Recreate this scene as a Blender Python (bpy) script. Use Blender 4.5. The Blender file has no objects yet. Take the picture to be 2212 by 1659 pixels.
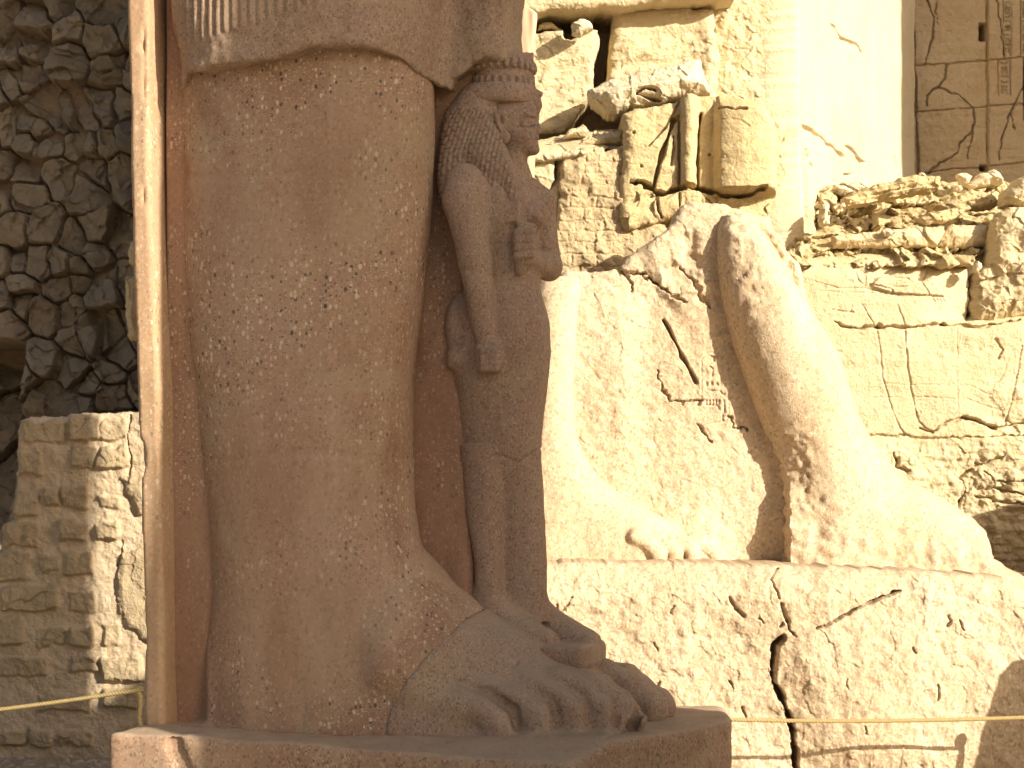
import bpy, math, random
import numpy as np
from mathutils import Vector
random.seed(4); np.random.seed(4)
C = bpy.context.scene
COL = C.collection
R = math.radians

# ------------------------------------------------------------------ camera
F = 4600.0; CX, HY = 1106.0, 1040.0; PW, PH = 2212.0, 1659.0      # photo grid used for measuring (u units)
cam_d = bpy.data.cameras.new('camera'); cam = bpy.data.objects.new('camera', cam_d); COL.objects.link(cam)
cam_d.sensor_fit = 'HORIZONTAL'; cam_d.sensor_width = 36.0
cam_d.lens = 36.0 * F / PW
cam_d.shift_y = (HY - PH / 2) / PW
cam_d.clip_start = 0.1; cam_d.clip_end = 3000
cam.location = (0, 0, 0); cam.rotation_euler = (R(90), 0, 0)
C.camera = cam

# ------------------------------------------------------------------ sky, sun, exposure
SUN_EL, SUN_AZ = R(22.6), R(132)            # azimuth clockwise from +Y
w = bpy.data.worlds.new('World'); C.world = w; w.use_nodes = True
nt = w.node_tree; nt.nodes.clear()
sky = nt.nodes.new('ShaderNodeTexSky'); sky.sky_type = 'NISHITA'; sky.sun_disc = False
sky.sun_elevation = SUN_EL; sky.sun_rotation = SUN_AZ
sky.air_density = 1.0; sky.dust_density = 6.0; sky.ozone_density = 1.0
bg = nt.nodes.new('ShaderNodeBackground'); bg.inputs[1].default_value = 0.05
wo = nt.nodes.new('ShaderNodeOutputWorld')
nt.links.new(sky.outputs[0], bg.inputs[0]); nt.links.new(bg.outputs[0], wo.inputs[0])
sd = bpy.data.lights.new('sun', 'SUN'); sd.energy = 3.35; sd.angle = R(0.53); sd.color = (1.0, 0.90, 0.73)
sun = bpy.data.objects.new('sun', sd); COL.objects.link(sun)
SUN = Vector((math.sin(SUN_AZ) * math.cos(SUN_EL), math.cos(SUN_AZ) * math.cos(SUN_EL), math.sin(SUN_EL)))
sun.rotation_euler = (-SUN).to_track_quat('-Z', 'Y').to_euler(); sun.location = (30, -20, 30)
vs = C.view_settings
vs.view_transform = 'Standard'; vs.look = 'None'; vs.gamma = 1.0; vs.use_curve_mapping = False
vs.exposure = 1.45
C.cycles.max_bounces = 6; C.cycles.diffuse_bounces = 4

GZ = -2.3                                  # ground height below the eye

# ------------------------------------------------------------------ measuring helpers
def at(px, py, D):
    return np.array([(px - CX) * D / F, D, -(py - HY) * D / F])
def zz(ox, oy, s):
    return lambda pts: [(ox + s * a, oy + s * b) for a, b in pts]
z1 = zz(0, 0, .3334); z2 = zz(0, 818.7, .5065); z3 = zz(879.3, 60.6, .3655); z4 = zz(879.3, 606.4, .4385)
z5 = zz(788.4, 1182.5, .3838); z6 = zz(1121.9, 0, .329); z7 = zz(1637.4, 0, .4385); z8 = zz(1121.9, 545.8, .4929)
zA = zz(1030.9, 1243.2, .2507); zB = zz(946, 97, .2194); zC = zz(0, 545.8, .2193)
zD = zz(1576.7, 1212.9, .2873); zE = zz(1758.6, 333.5, .2558); zF = zz(1443.3, 697.4, .1645)

# ------------------------------------------------------------------ noise
def _h(ix, iy, iz, seed):
    n = (ix.astype(np.int64) * 374761393 + iy.astype(np.int64) * 668265263 + iz.astype(np.int64) * 2147483647 + seed * 974634777) & 0xffffffff
    n = ((n ^ (n >> 13)) * 1274126177) & 0xffffffff
    n = ((n ^ (n >> 16)) * 2246822519) & 0xffffffff
    return ((n ^ (n >> 15)) & 0xffffff).astype(np.float32) / 16777216.0
def vnoise(x, y, z, seed=0):
    fx, fy, fz = np.floor(x), np.floor(y), np.floor(z)
    a, b, c = x - fx, y - fy, z - fz
    a = a * a * a * (a * (a * 6 - 15) + 10); b = b * b * b * (b * (b * 6 - 15) + 10); c = c * c * c * (c * (c * 6 - 15) + 10)
    r = 0
    for dx in (0, 1):
        for dy in (0, 1):
            for dz in (0, 1):
                wgt = (a if dx else 1 - a) * (b if dy else 1 - b) * (c if dz else 1 - c)
                r = r + wgt * _h(fx + dx, fy + dy, fz + dz, seed)
    return r * 2 - 1
def fbm(x, y, z=None, oct=4, seed=0, gain=.5, ridged=False):
    x = np.asarray(x, np.float32); y = np.asarray(y, np.float32)
    z = np.zeros_like(x) if z is None else np.asarray(z, np.float32)
    r, am, fr = 0, 1.0, 1.0
    for i in range(oct):
        n = vnoise(x * fr + 7.3 * i, y * fr + 3.1 * i, z * fr + 11.7 * i, seed + i)
        r = r + am * ((1 - 2 * np.abs(n)) if ridged else n)
        am *= gain; fr *= 2.03
    return r
def worley(x, y, seed=0, jit=.85):
    """F1, F2, cell id, offset to the nearest seed"""
    fx, fy = np.floor(x), np.floor(y)
    f1 = np.full(x.shape, 9., np.float32); f2 = f1.copy(); cid = np.zeros(x.shape, np.float32)
    ox = np.zeros(x.shape, np.float32); oy = ox.copy(); z0 = np.zeros_like(fx)
    for dx in (-1, 0, 1):
        for dy in (-1, 0, 1):
            cx, cy = fx + dx, fy + dy
            sx = cx + .5 + (_h(cx, cy, z0, seed) - .5) * jit; sy = cy + .5 + (_h(cx, cy, z0 + 1, seed) - .5) * jit
            ex, ey = x - sx, y - sy
            d = np.sqrt(ex * ex + ey * ey)
            nearer = d < f1
            f2 = np.where(nearer, f1, np.minimum(f2, d))
            cid = np.where(nearer, _h(cx, cy, z0 + 2, seed), cid); ox = np.where(nearer, ex, ox); oy = np.where(nearer, ey, oy)
            f1 = np.where(nearer, d, f1)
    return f1, f2, cid, ox, oy
def rnd(cid, k):
    v = np.sin(cid * (912.7 + 77.1 * k) + k * 3.7) * 43758.5453
    return v - np.floor(v)
def sstep(a, b, x):
    t = np.clip((x - a) / (b - a), 0, 1); return t * t * (3 - 2 * t)
def chips(X, Z, scale, seed, tilt=.5):
    """broken-stone facets: each cell is a small tilted plane (result about -1..1)"""
    wx = X / scale + .35 * fbm(X / scale, Z / scale, oct=2, seed=seed); wz = Z / scale + .35 * fbm(X / scale + 9, Z / scale, oct=2, seed=seed + 1)
    f1, f2, cid, ox, oy = worley(wx, wz, seed)
    return (rnd(cid, 1) - .5) + tilt * 2 * ((rnd(cid, 2) - .5) * ox + (rnd(cid, 3) - .5) * oy)

# ------------------------------------------------------------------ objects
def tag(o, label=None, cat=None, group=None, kind=None):
    for k, v in (('label', label), ('category', cat), ('group', group), ('kind', kind)):
        if v: o[k] = v
    return o
def empty(name, loc, label, cat, group=None):
    o = bpy.data.objects.new(name, None); COL.objects.link(o); o.location = tuple(loc); o.empty_display_size = .2
    return tag(o, label, cat, group)
def mesh(name, v, f, mat, parent=None, attr=None, smooth=True, org=None):
    """v in world space; the object's origin is the parent's chain origin, or org"""
    v = np.asarray(v, np.float64)
    o_ = np.zeros(3)
    if parent is not None:
        p = parent
        while p is not None: o_ = o_ + np.array(p.location); p = p.parent
    elif org is not None: o_ = np.array(org, float)
    else:
        lo, hi = v.min(0), v.max(0); o_ = np.array([(lo[0] + hi[0]) / 2, (lo[1] + hi[1]) / 2, lo[2]])
    me = bpy.data.meshes.new(name)
    f = f if isinstance(f, list) else [f]
    flat = [np.asarray(a, np.int32) for a in f if len(a)]
    nl = sum(a.size for a in flat); nf = sum(len(a) for a in flat)
    me.vertices.add(len(v)); me.vertices.foreach_set('co', (v - o_).astype(np.float32).ravel())
    me.loops.add(nl); me.loops.foreach_set('vertex_index', np.concatenate([a.ravel() for a in flat]))
    st = []; c = 0
    for a in flat: st.append(c + np.arange(len(a)) * a.shape[1]); c += a.size
    me.polygons.add(nf); me.polygons.foreach_set('loop_start', np.concatenate(st).astype(np.int32))
    me.polygons.foreach_set('use_smooth', np.full(nf, smooth))
    if attr is not None:
        a = me.attributes.new('m', 'FLOAT', 'POINT'); a.data.foreach_set('value', np.asarray(attr, np.float32))
    me.update(calc_edges=True); me.validate()
    me.materials.append(mat)
    o = bpy.data.objects.new(name, me); COL.objects.link(o)
    if parent is not None: o.parent = parent
    else: o.location = tuple(o_)
    return o

# ------------------------------------------------------------------ signed distance sculpting
def smin(a, b, k):
    if k <= 0: return np.minimum(a, b)
    h = np.clip(.5 + .5 * (b - a) / k, 0, 1)
    return b + (a - b) * h - k * h * (1 - h)
class Grid:
    def __init__(s, lo, hi, h):
        s.lo = np.array(lo, float); s.h = h
        s.n = [int((hi[i] - lo[i]) / h) + 2 for i in range(3)]
        s.ax = [(s.lo[i] + h * np.arange(s.n[i])).astype(np.float32) for i in range(3)]
        s.F = np.full(s.n, 3., np.float32)
    def like(s):
        T = Grid.__new__(Grid); T.lo, T.h, T.n, T.ax = s.lo, s.h, s.n, s.ax; T.F = np.full(s.n, 3., np.float32); return T
    def _blk(s, bb, pad):
        if bb is None: sl = [slice(0, n) for n in s.n]
        else:
            sl = []
            for i in range(3):
                a = int(math.floor((bb[0][i] - pad - s.lo[i]) / s.h)); b = int(math.ceil((bb[1][i] + pad - s.lo[i]) / s.h)) + 1
                sl.append(slice(max(0, a), max(0, min(s.n[i], b))))
        x = s.ax[0][sl[0]][:, None, None]; y = s.ax[1][sl[1]][None, :, None]; z = s.ax[2][sl[2]][None, None, :]
        return tuple(sl), x, y, z
    def add(s, p, k=.0):
        fn, bb = p; sl, x, y, z = s._blk(bb, k + .08)
        if s.F[sl].size: s.F[sl] = smin(s.F[sl], fn(x, y, z), k)
    def cut(s, p, k=.0):
        fn, bb = p; sl, x, y, z = s._blk(bb, k + .08)
        if s.F[sl].size: s.F[sl] = -smin(-s.F[sl], fn(x, y, z), k)
    def xyz(s):
        return s.ax[0][:, None, None], s.ax[1][None, :, None], s.ax[2][None, None, :]
    def mesh(s, Fd=None):
        return surface_nets(s.F if Fd is None else Fd, s.lo, s.h)
def surface_nets(Fd, lo, h):
    Fd = Fd.copy()
    for ax in range(3):                    # close the surface at the edge of the grid
        for e in (0, -1):
            i = [slice(None)] * 3; i[ax] = e; Fd[tuple(i)] = np.maximum(Fd[tuple(i)], 1e-4)
    S = Fd < 0
    nx, ny, nz = Fd.shape
    cnt = np.zeros((nx - 1, ny - 1, nz - 1), np.int8)
    for a in (0, 1):
        for b in (0, 1):
            for c in (0, 1): cnt += S[a:nx - 1 + a, b:ny - 1 + b, c:nz - 1 + c]
    I, J, K = np.nonzero((cnt > 0) & (cnt < 8))
    idx = np.full(cnt.shape, -1, np.int32); idx[I, J, K] = np.arange(len(I))
    cor = [(a, b, c) for a in (0, 1) for b in (0, 1) for c in (0, 1)]
    val = {q: Fd[I + q[0], J + q[1], K + q[2]] for q in cor}
    P = np.zeros((len(I), 3)); N = np.zeros(len(I))
    for q in cor:
        for ax in range(3):
            if q[ax] == 0:
                r = list(q); r[ax] = 1; r = tuple(r)
                a, b = val[q], val[r]; m = (a < 0) != (b < 0)
                t = np.where(m, a / np.where(m, a - b, 1), 0)
                p = np.tile(np.array(q, float), (len(I), 1)); p[:, ax] = t
                P[m] += p[m]; N += m
    V = lo + h * (np.stack([I, J, K], 1) + P / N[:, None])
    quads = []
    for ax in range(3):
        o1, o2 = [(1, 2), (2, 0), (0, 1)][ax]
        s0 = [slice(1, -1)] * 3; s0[ax] = slice(0, -1); s1 = list(s0); s1[ax] = slice(1, None)
        A, B = S[tuple(s0)], S[tuple(s1)]
        g = np.argwhere(A != B)
        if not len(g): continue
        flip = A[g[:, 0], g[:, 1], g[:, 2]]
        base = g.copy(); base[:, o1] += 1; base[:, o2] += 1
        def cell(d1, d2):
            q = base.copy(); q[:, o1] -= d1; q[:, o2] -= d2
            return idx[q[:, 0], q[:, 1], q[:, 2]]
        Q = np.stack([cell(1, 1), cell(0, 1), cell(0, 0), cell(1, 0)], 1)
        Q[~flip] = Q[~flip][:, ::-1]
        quads.append(Q)
    return V, np.concatenate(quads)
def vnormals(V, Q):
    n = np.cross(V[Q[:, 2]] - V[Q[:, 0]], V[Q[:, 3]] - V[Q[:, 1]])
    N = np.zeros_like(V)
    for i in range(4): np.add.at(N, Q[:, i], n)
    return N / np.maximum(np.linalg.norm(N, axis=1, keepdims=True), 1e-9)
def bbox(pts, r):
    p = np.array(pts); return (p.min(0) - r, p.max(0) + r)
def ell(c, r):
    c = [float(q) for q in c]
    def fn(x, y, z):
        a, b, d = (x - c[0]), (y - c[1]), (z - c[2])
        k0 = np.sqrt((a / r[0]) ** 2 + (b / r[1]) ** 2 + (d / r[2]) ** 2)
        k1 = np.sqrt((a / r[0] ** 2) ** 2 + (b / r[1] ** 2) ** 2 + (d / r[2] ** 2) ** 2)
        return k0 * (k0 - 1) / np.maximum(k1, 1e-6)
    return fn, (np.array(c) - r, np.array(c) + r)
def cap(a, b, ra, rb=None):
    rb = ra if rb is None else rb
    a = np.array(a, float); b = np.array(b, float); ab = b - a; L = ab @ ab
    def fn(x, y, z):
        t = np.clip(((x - a[0]) * ab[0] + (y - a[1]) * ab[1] + (z - a[2]) * ab[2]) / L, 0, 1)
        return np.sqrt((x - a[0] - t * ab[0]) ** 2 + (y - a[1] - t * ab[1]) ** 2 + (z - a[2] - t * ab[2]) ** 2) - (ra + (rb - ra) * t)
    return fn, bbox([a, b], max(ra, rb))
def rbox(c, hf, r=.02):
    c = [float(q) for q in c]; hf = [float(q) for q in hf]
    def fn(x, y, z):
        a = np.abs(x - c[0]) - hf[0] + r; b = np.abs(y - c[1]) - hf[1] + r; d = np.abs(z - c[2]) - hf[2] + r
        o = np.sqrt(np.maximum(a, 0) ** 2 + np.maximum(b, 0) ** 2 + np.maximum(d, 0) ** 2)
        return o + np.minimum(np.maximum(a, np.maximum(b, d)), 0) - r
    return fn, (np.array(c) - hf, np.array(c) + hf)
def loft(ax, st, n=2.0):
    """st rows: (pos, c1, c2, r1, r2) along axis ax; the other two axes in order"""
    st = np.array(sorted(st), float); p = st[:, 0]
    o = [i for i in range(3) if i != ax]
    def fn(*q):
        w = q[ax]
        g = [np.interp(w, p, st[:, i]).astype(np.float32) for i in range(1, 5)]
        a = np.abs(q[o[0]] - g[0]) / g[2]; b = np.abs(q[o[1]] - g[1]) / g[3]
        d = ((a ** n + b ** n) ** (1.0 / n) - 1) * np.minimum(g[2], g[3])
        e = np.maximum(p[0] - w, w - p[-1])
        return np.maximum(d, e)
    lo = np.zeros(3); hi = np.zeros(3); lo[ax], hi[ax] = p[0], p[-1]
    for i in range(2): lo[o[i]] = (st[:, 1 + i] - st[:, 3 + i]).min(); hi[o[i]] = (st[:, 1 + i] + st[:, 3 + i]).max()
    return fn, (lo, hi)

# ------------------------------------------------------------------ carved stone faces (height fields with real depth)
def polydist(px, py, poly):
    """signed distance to a polygon, positive inside"""
    P = np.array(poly, float); d = np.full(px.shape, 1e9); ins = np.zeros(px.shape, bool)
    for (ax, ay), (bx, by) in zip(P, np.roll(P, -1, 0)):
        ex, ey = bx - ax, by - ay; L = max(ex * ex + ey * ey, 1e-9)
        t = np.clip(((px - ax) * ex + (py - ay) * ey) / L, 0, 1)
        d = np.minimum(d, (px - ax - t * ex) ** 2 + (py - ay - t * ey) ** 2)
        if ay != by:
            c = ((ay > py) != (by > py)) & (px < (bx - ax) * (py - ay) / (by - ay) + ax); ins ^= c
    d = np.sqrt(d); return np.where(ins, d, -d)
def linedist(px, py, pts):
    P = np.array(pts, float); d = np.full(px.shape, 1e9)
    for (ax, ay), (bx, by) in zip(P[:-1], P[1:]):
        ex, ey = bx - ax, by - ay; L = max(ex * ex + ey * ey, 1e-9)
        t = np.clip(((px - ax) * ex + (py - ay) * ey) / L, 0, 1)
        d = np.minimum(d, (px - ax - t * ex) ** 2 + (py - ay - t * ey) ** 2)
    return np.sqrt(d)
def groove(px, py, pts, wd, dep, jit=3.0, sc=14., seed=5):
    """negative height along a line; the line wanders with noise and its width varies"""
    P = np.array(pts); x0, y0 = P.min(0) - 30; x1, y1 = P.max(0) + 30
    m = (px > x0) & (px < x1) & (py > y0) & (py < y1)
    out = np.zeros(px.shape); a, b = px[m], py[m]
    if not a.size: return out
    if jit: a = a + jit * fbm(a / sc, b / sc, oct=3, seed=seed); b = b + jit * fbm(a / sc + 31, b / sc, oct=3, seed=seed + 1)
    ww = wd * (1 + (.6 * fbm(a / 25, b / 25, oct=2, seed=seed + 2) if jit else 0)); ww = np.maximum(ww, wd * .25)
    out[m] = -dep * (1 - sstep(.35, 1.0, linedist(a, b, pts) / ww)); return out
def step_line(px, py, pts, wd, amt):
    """soft step: one side of an (x-sorted or y-sorted) line stands proud"""
    P = np.array(pts); 
    if abs(P[-1, 0] - P[0, 0]) >= abs(P[-1, 1] - P[0, 1]): s = py - np.interp(px, P[:, 0], P[:, 1])
    else: s = px - np.interp(py, P[:, 1], P[:, 0])
    return amt * sstep(-wd, wd, s)
def relief(name, mat, poly, D, parent=None, thick=.6, er=.05, res=2.5, rag=(4, 30), hf=None, mirror=False, seed=1, nrm=(0, -1, 0), attr=None):
    P = np.array(poly, float); pad = rag[0] * 1.5 + 2 * res
    gx = np.arange(P[:, 0].min() - pad, P[:, 0].max() + pad + res, res); gy = np.arange(P[:, 1].min() - pad, P[:, 1].max() + pad + res, res)
    X, Y = np.meshgrid(gx, gy, indexing='ij')
    wx = X + rag[0] * fbm(X / rag[1], Y / rag[1], oct=4, seed=seed); wy = Y + rag[0] * fbm(X / rag[1] + 40, Y / rag[1], oct=4, seed=seed + 7)
    d = polydist(wx, wy, poly)
    g0, g1 = np.gradient(d, res); gg = np.maximum(g0 ** 2 + g1 ** 2, .15)
    ins = d > 0
    cell = ins[:-1, :-1] | ins[1:, :-1] | ins[:-1, 1:] | ins[1:, 1:]
    out = ~ins; mv = np.clip(-d / gg, 0, 2 * res)
    X2 = np.where(out, X + mv * g0, X); Y2 = np.where(out, Y + mv * g1, Y)
    dd = np.maximum(d, 0)
    Df = D(X2, Y2) if callable(D) else np.full(X.shape, float(D))
    dm = dd * Df / F                       # metres from the outline
    t = np.clip(1 - dm / er, 0, 1); h = -er * (1 - np.sqrt(np.maximum(1 - t * t, 0)))
    Wx = (X2 - CX) * Df / F; Wz = -(Y2 - HY) * Df / F
    if hf is not None: h = h + hf(X2, Y2, Wx, Wz, dm)
    use = np.zeros(X.shape, bool)
    use[:-1, :-1] |= cell; use[1:, :-1] |= cell; use[:-1, 1:] |= cell; use[1:, 1:] |= cell
    idx = np.full(X.shape, -1); idx[use] = np.arange(use.sum())
    n = np.array(nrm, float)
    base = np.stack([Wx[use], Df[use], Wz[use]], 1)
    V = base + h[use][:, None] * n
    I, J = np.nonzero(cell)
    Q = np.stack([idx[I, J], idx[I, J + 1], idx[I + 1, J + 1], idx[I + 1, J]], 1)
    nv = len(V)
    # boundary edges -> skirt to the back
    e = np.concatenate([Q[:, [i, (i + 1) % 4]] for i in range(4)])
    key = np.minimum(e[:, 0], e[:, 1]).astype(np.int64) * nv + np.maximum(e[:, 0], e[:, 1])
    u, first, cnt = np.unique(key, return_index=True, return_counts=True)
    be = e[first[cnt == 1]]
    if mirror: B = base - (thick + h[use] * .8)[:, None] * n
    else: B = base + thick * np.array([0, 1., 0]) if abs(n[0]) < .5 else base - thick * n
    V2 = np.concatenate([V, B]); 
    sk = np.stack([be[:, 1], be[:, 0], be[:, 0] + nv, be[:, 1] + nv], 1)
    faces = [Q, sk, Q[:, ::-1] + nv]
    at_ = None
    if attr is not None: a0 = attr(X2, Y2, Wx, Wz)[use]; at_ = np.concatenate([a0, a0])
    return mesh(name, V2, faces, mat, parent, at_)

# ------------------------------------------------------------------ materials
class NT:
    def __init__(s, name):
        s.m = bpy.data.materials.new(name); s.m.use_nodes = True; s.t = s.m.node_tree; s.t.nodes.clear()
        s.out = s.n('ShaderNodeOutputMaterial'); s.b = s.n('ShaderNodeBsdfPrincipled')
        s.l(s.b.outputs[0], s.out.inputs[0]); s.tc = s.n('ShaderNodeTexCoord').outputs['Object']
    def n(s, t, **k):
        x = s.t.nodes.new(t)
        for a, b in k.items(): setattr(x, a, b)
        return x
    def l(s, a, b): s.t.links.new(a, b)
    def map(s, sc):
        m = s.n('ShaderNodeMapping'); m.inputs['Scale'].default_value = sc if hasattr(sc, '__len__') else (sc,) * 3
        s.l(s.tc, m.inputs[0]); return m.outputs[0]
    def noise(s, sc, det=5, rough=.6, dist=0.):
        x = s.n('ShaderNodeTexNoise'); s.l(s.map(sc), x.inputs['Vector']); x.inputs['Scale'].default_value = 1
        x.inputs['Detail'].default_value = det; x.inputs['Roughness'].default_value = rough; x.inputs['Distortion'].default_value = dist
        return x.outputs['Fac']
    def rng(s, v, a, b, c=0., d=1.):
        x = s.n('ShaderNodeMapRange'); s.l(v, x.inputs[0])
        for i, q in zip((1, 2, 3, 4), (a, b, c, d)): x.inputs[i].default_value = q
        return x.outputs[0]
    def math(s, op, a, b=None):
        x = s.n('ShaderNodeMath', operation=op)
        for i, q in enumerate((a, b)):
            if q is None: continue
            if isinstance(q, (int, float)): x.inputs[i].default_value = q
            else: s.l(q, x.inputs[i])
        return x.outputs[0]
    def mix(s, f, a, b, mode='MIX'):
        x = s.n('ShaderNodeMix', data_type='RGBA', blend_type=mode)
        for i, q in ((0, f), (6, a), (7, b)):
            if isinstance(q, (int, float)): x.inputs[i].default_value = q
            elif isinstance(q, tuple): x.inputs[i].default_value = (*q, 1)
            else: s.l(q, x.inputs[i])
        return x.outputs[2]
    def attr(s):
        x = s.n('ShaderNodeAttribute'); x.attribute_name = 'm'; return x.outputs['Fac']
    def flecks(s, sc, size, keep, soft=.12, stretch=(1, 1, 1), warp=0.):
        """mask of scattered crystals: voronoi cells of which only some carry a fleck"""
        v = s.n('ShaderNodeTexVoronoi', feature='F1'); v.inputs['Scale'].default_value = 1
        s.l(s.map(tuple(sc * q for q in stretch)), v.inputs['Vector'])
        g = s.n('ShaderNodeSeparateColor'); s.l(v.outputs['Color'], g.inputs[0])
        k = s.rng(g.outputs[0], keep - .02, keep + .02)             # which cells
        sz = s.rng(g.outputs[1], 0, 1, size * .45, size)
        near = s.math('SUBTRACT', sz, v.outputs['Distance'])
        return s.math('MULTIPLY', k, s.rng(near, 0, soft))
    def bump(s, layers):
        nrm = None
        for h, st, dist in layers:
            x = s.n('ShaderNodeBump'); x.inputs['Strength'].default_value = st; x.inputs['Distance'].default_value = dist
            s.l(h, x.inputs['Height'])
            if nrm is not None: s.l(nrm, x.inputs['Normal'])
            nrm = x.outputs[0]
        s.l(nrm, s.b.inputs['Normal'])
    def fin(s, col, rough=.85, spec=.25):
        s.l(col, s.b.inputs['Base Color']); s.b.inputs['Roughness'].default_value = rough
        s.b.inputs['Specular IOR Level'].default_value = spec
        return s.m
def granite(name, lo, mid, hi, stain, white=.5, dark=.5, grain=.25, bump=.35, dust=None, fsc=26., stain_amt=.6, cells=70., mott=.5):
    s = NT(name)
    n1 = s.noise(.9, 4, .6, .4); n2 = s.noise((2.2, 2.2, .7), 5, .65, .3)
    c = s.mix(s.rng(n1, .32, .68), lo, mid); c = s.mix(s.rng(n2, .45, .75), c, hi)
    c = s.mix(s.math('MULTIPLY', s.rng(s.noise((1.0, 1.0, .5), 6, .65, .8), .52, .70), stain_amt), c, stain)
    if dust: c = s.mix(s.rng(s.noise(1.6, 5, .62, .5), .5, .72), c, dust)
    # mottled crystal grains: each small cell has its own tone
    v = s.n('ShaderNodeTexVoronoi', feature='F1'); v.inputs['Scale'].default_value = 1; s.l(s.map((cells, cells, cells * .8)), v.inputs['Vector'])
    g = s.n('ShaderNodeSeparateColor'); s.l(v.outputs['Color'], g.inputs[0])
    c = s.mix(s.math('MULTIPLY', s.rng(g.outputs[0], .78, .90), grain), c, tuple(q * .22 + .01 for q in mid))
    c = s.mix(s.math('MULTIPLY', s.rng(g.outputs[1], .72, .95), mott), c, tuple(min(1, q * 1.45 + .04) for q in hi))
    c = s.mix(s.math('MULTIPLY', s.rng(g.outputs[2], .70, .95), mott), c, (mid[0] * 1.05, mid[1] * .72, mid[2] * .62))
    where = s.rng(s.noise(.85, 5, .6, .6), .42, .60, .10, 1.)
    fd = s.math('MULTIPLY', s.math('MULTIPLY', s.flecks(fsc * 1.25, .42, .68, .08, (1, 1, .75)), where), dark)
    c = s.mix(fd, c, (.06, .06, .065))
    fw = s.math('MULTIPLY', s.math('MULTIPLY', s.flecks(fsc, .42, .52, .08, (1.25, 1.25, .8)), where), white)
    c = s.mix(fw, c, (.60, .50, .38))
    fw2 = s.math('MULTIPLY', s.math('MULTIPLY', s.flecks(fsc * 2.0, .48, .50, .1, (.8, .8, 1.25)), where), white * .8)
    c = s.mix(fw2, c, (.52, .42, .32))
    fd2 = s.math('MULTIPLY', s.math('MULTIPLY', s.flecks(fsc * 2.3, .45, .7, .1), where), dark * .7)
    c = s.mix(fd2, c, (.07, .07, .07))
    ge = s.n('ShaderNodeNewGeometry'); sx = s.n('ShaderNodeSeparateXYZ'); s.l(ge.outputs['Normal'], sx.inputs[0])
    if dust: c = s.mix(s.math('MULTIPLY', s.rng(sx.outputs[2], .45, .92, 0, .75), s.rng(s.noise(5, 5, .65), .25, .6, .35, 1)), c, tuple(q * 1.12 for q in dust))
    s.bump([(s.noise(9, 5, .65), bump * .5, .012), (s.noise(70, 3, .6), bump, .005), (v.outputs['Distance'], bump * .4, .004)])
    return s.fin(c, .85, .2)
def sandstone(name, a, b, c_, stain, bump=.7, scale=1.0, layers=.4, vein=None, attr_mix=None, pits=.5):
    s = NT(name)
    c = s.mix(s.rng(s.noise(1.1 * scale, 6, .62, .6), .32, .68), a, b)
    c = s.mix(s.rng(s.noise((1.5 * scale, 1.5 * scale, 6.5 * scale), 5, .6, .8), .45, .75, 0, layers), c, c_)
    c = s.mix(s.rng(s.noise(.55 * scale, 6, .7, 1.0), .54, .74, 0, .8), c, stain)
    c = s.mix(s.rng(s.noise(24 * scale, 4, .7), .35, .72, 0, .3), c, tuple(q * .6 for q in a))
    rough_n = s.noise(13 * scale, 7, .68, .3)
    lay = [(s.noise(4.5 * scale, 6, .62, .5), bump * .45, .05), (rough_n, bump, .022), (s.noise(40 * scale, 4, .72), min(1, bump * 1.3), .016)]
    if pits:
        p = s.flecks(9 * scale, .35, .7, .3, (1, 1, 1.4)); lay.append((s.math('MULTIPLY', p, -1), pits, .02))
    if attr_mix:
        m = s.attr(); mc = s.mix(s.rng(s.noise(3, 5, .6), .3, .7), attr_mix[0], attr_mix[1]); c = s.mix(m, mc, c)
    s.bump(lay)
    return s.fin(c, .95, .1)

M = {}
M['restored'] = granite('restored_granite', (.31, .20, .135), (.36, .24, .165), (.41, .30, .215), (.21, .095, .06), white=.85, dark=.9, grain=.18, bump=.3, dust=(.36, .27, .18), fsc=26, stain_amt=.9, cells=60, mott=.14)
M['granite'] = granite('red_granite', (.255, .175, .13), (.31, .22, .165), (.36, .27, .21), (.26, .155, .105), white=.16, dark=.30, grain=.42, bump=.5, dust=(.32, .25, .175), fsc=60, cells=95, mott=.30)
M['kilt'] = granite('kilt_granite', (.28, .20, .145), (.33, .24, .175), (.37, .285, .21), (.27, .17, .11), white=.2, dark=.45, grain=.42, bump=.55, dust=(.38, .295, .205), fsc=56, cells=90, mott=.28)
M['pillar'] = granite('pillar_granite', (.38, .25, .155), (.43, .29, .185), (.47, .34, .22), (.34, .19, .11), white=.7, dark=.45, grain=.15, bump=.35, dust=(.40, .27, .16), fsc=26, cells=60, mott=.15)
M['web'] = granite('web_granite', (.26, .15, .10), (.295, .18, .12), (.32, .21, .145), (.22, .115, .07), white=.5, dark=.5, grain=.15, bump=.3, fsc=28, cells=60, mott=.12)
M['plinth'] = granite('plinth_granite', (.28, .185, .125), (.33, .225, .155), (.37, .27, .19), (.25, .14, .085), white=.4, dark=.7, grain=.45, bump=.45, dust=(.36, .285, .20), fsc=36, mott=.25)
M['pale'] = granite('pale_granite', (.47, .365, .24), (.53, .42, .285), (.58, .475, .34), (.44, .32, .185), white=.25, dark=.22, grain=.35, bump=.9, fsc=46, cells=60, mott=.3)
M['sand'] = sandstone('yellow_sandstone', (.60, .485, .295), (.66, .545, .35), (.69, .59, .41), (.56, .42, .22))
M['sand_b'] = sandstone('pale_sandstone', (.63, .53, .36), (.69, .59, .42), (.60, .49, .32), (.58, .45, .27), bump=.55, pits=.3)
M['sand_y'] = sandstone('ochre_sandstone', (.57, .445, .24), (.64, .51, .30), (.66, .55, .34), (.57, .40, .16), bump=.75, layers=.7)
M['dark_sand'] = sandstone('brown_sandstone', (.45, .345, .22), (.51, .40, .265), (.55, .45, .31), (.46, .31, .18), bump=.6)
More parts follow.
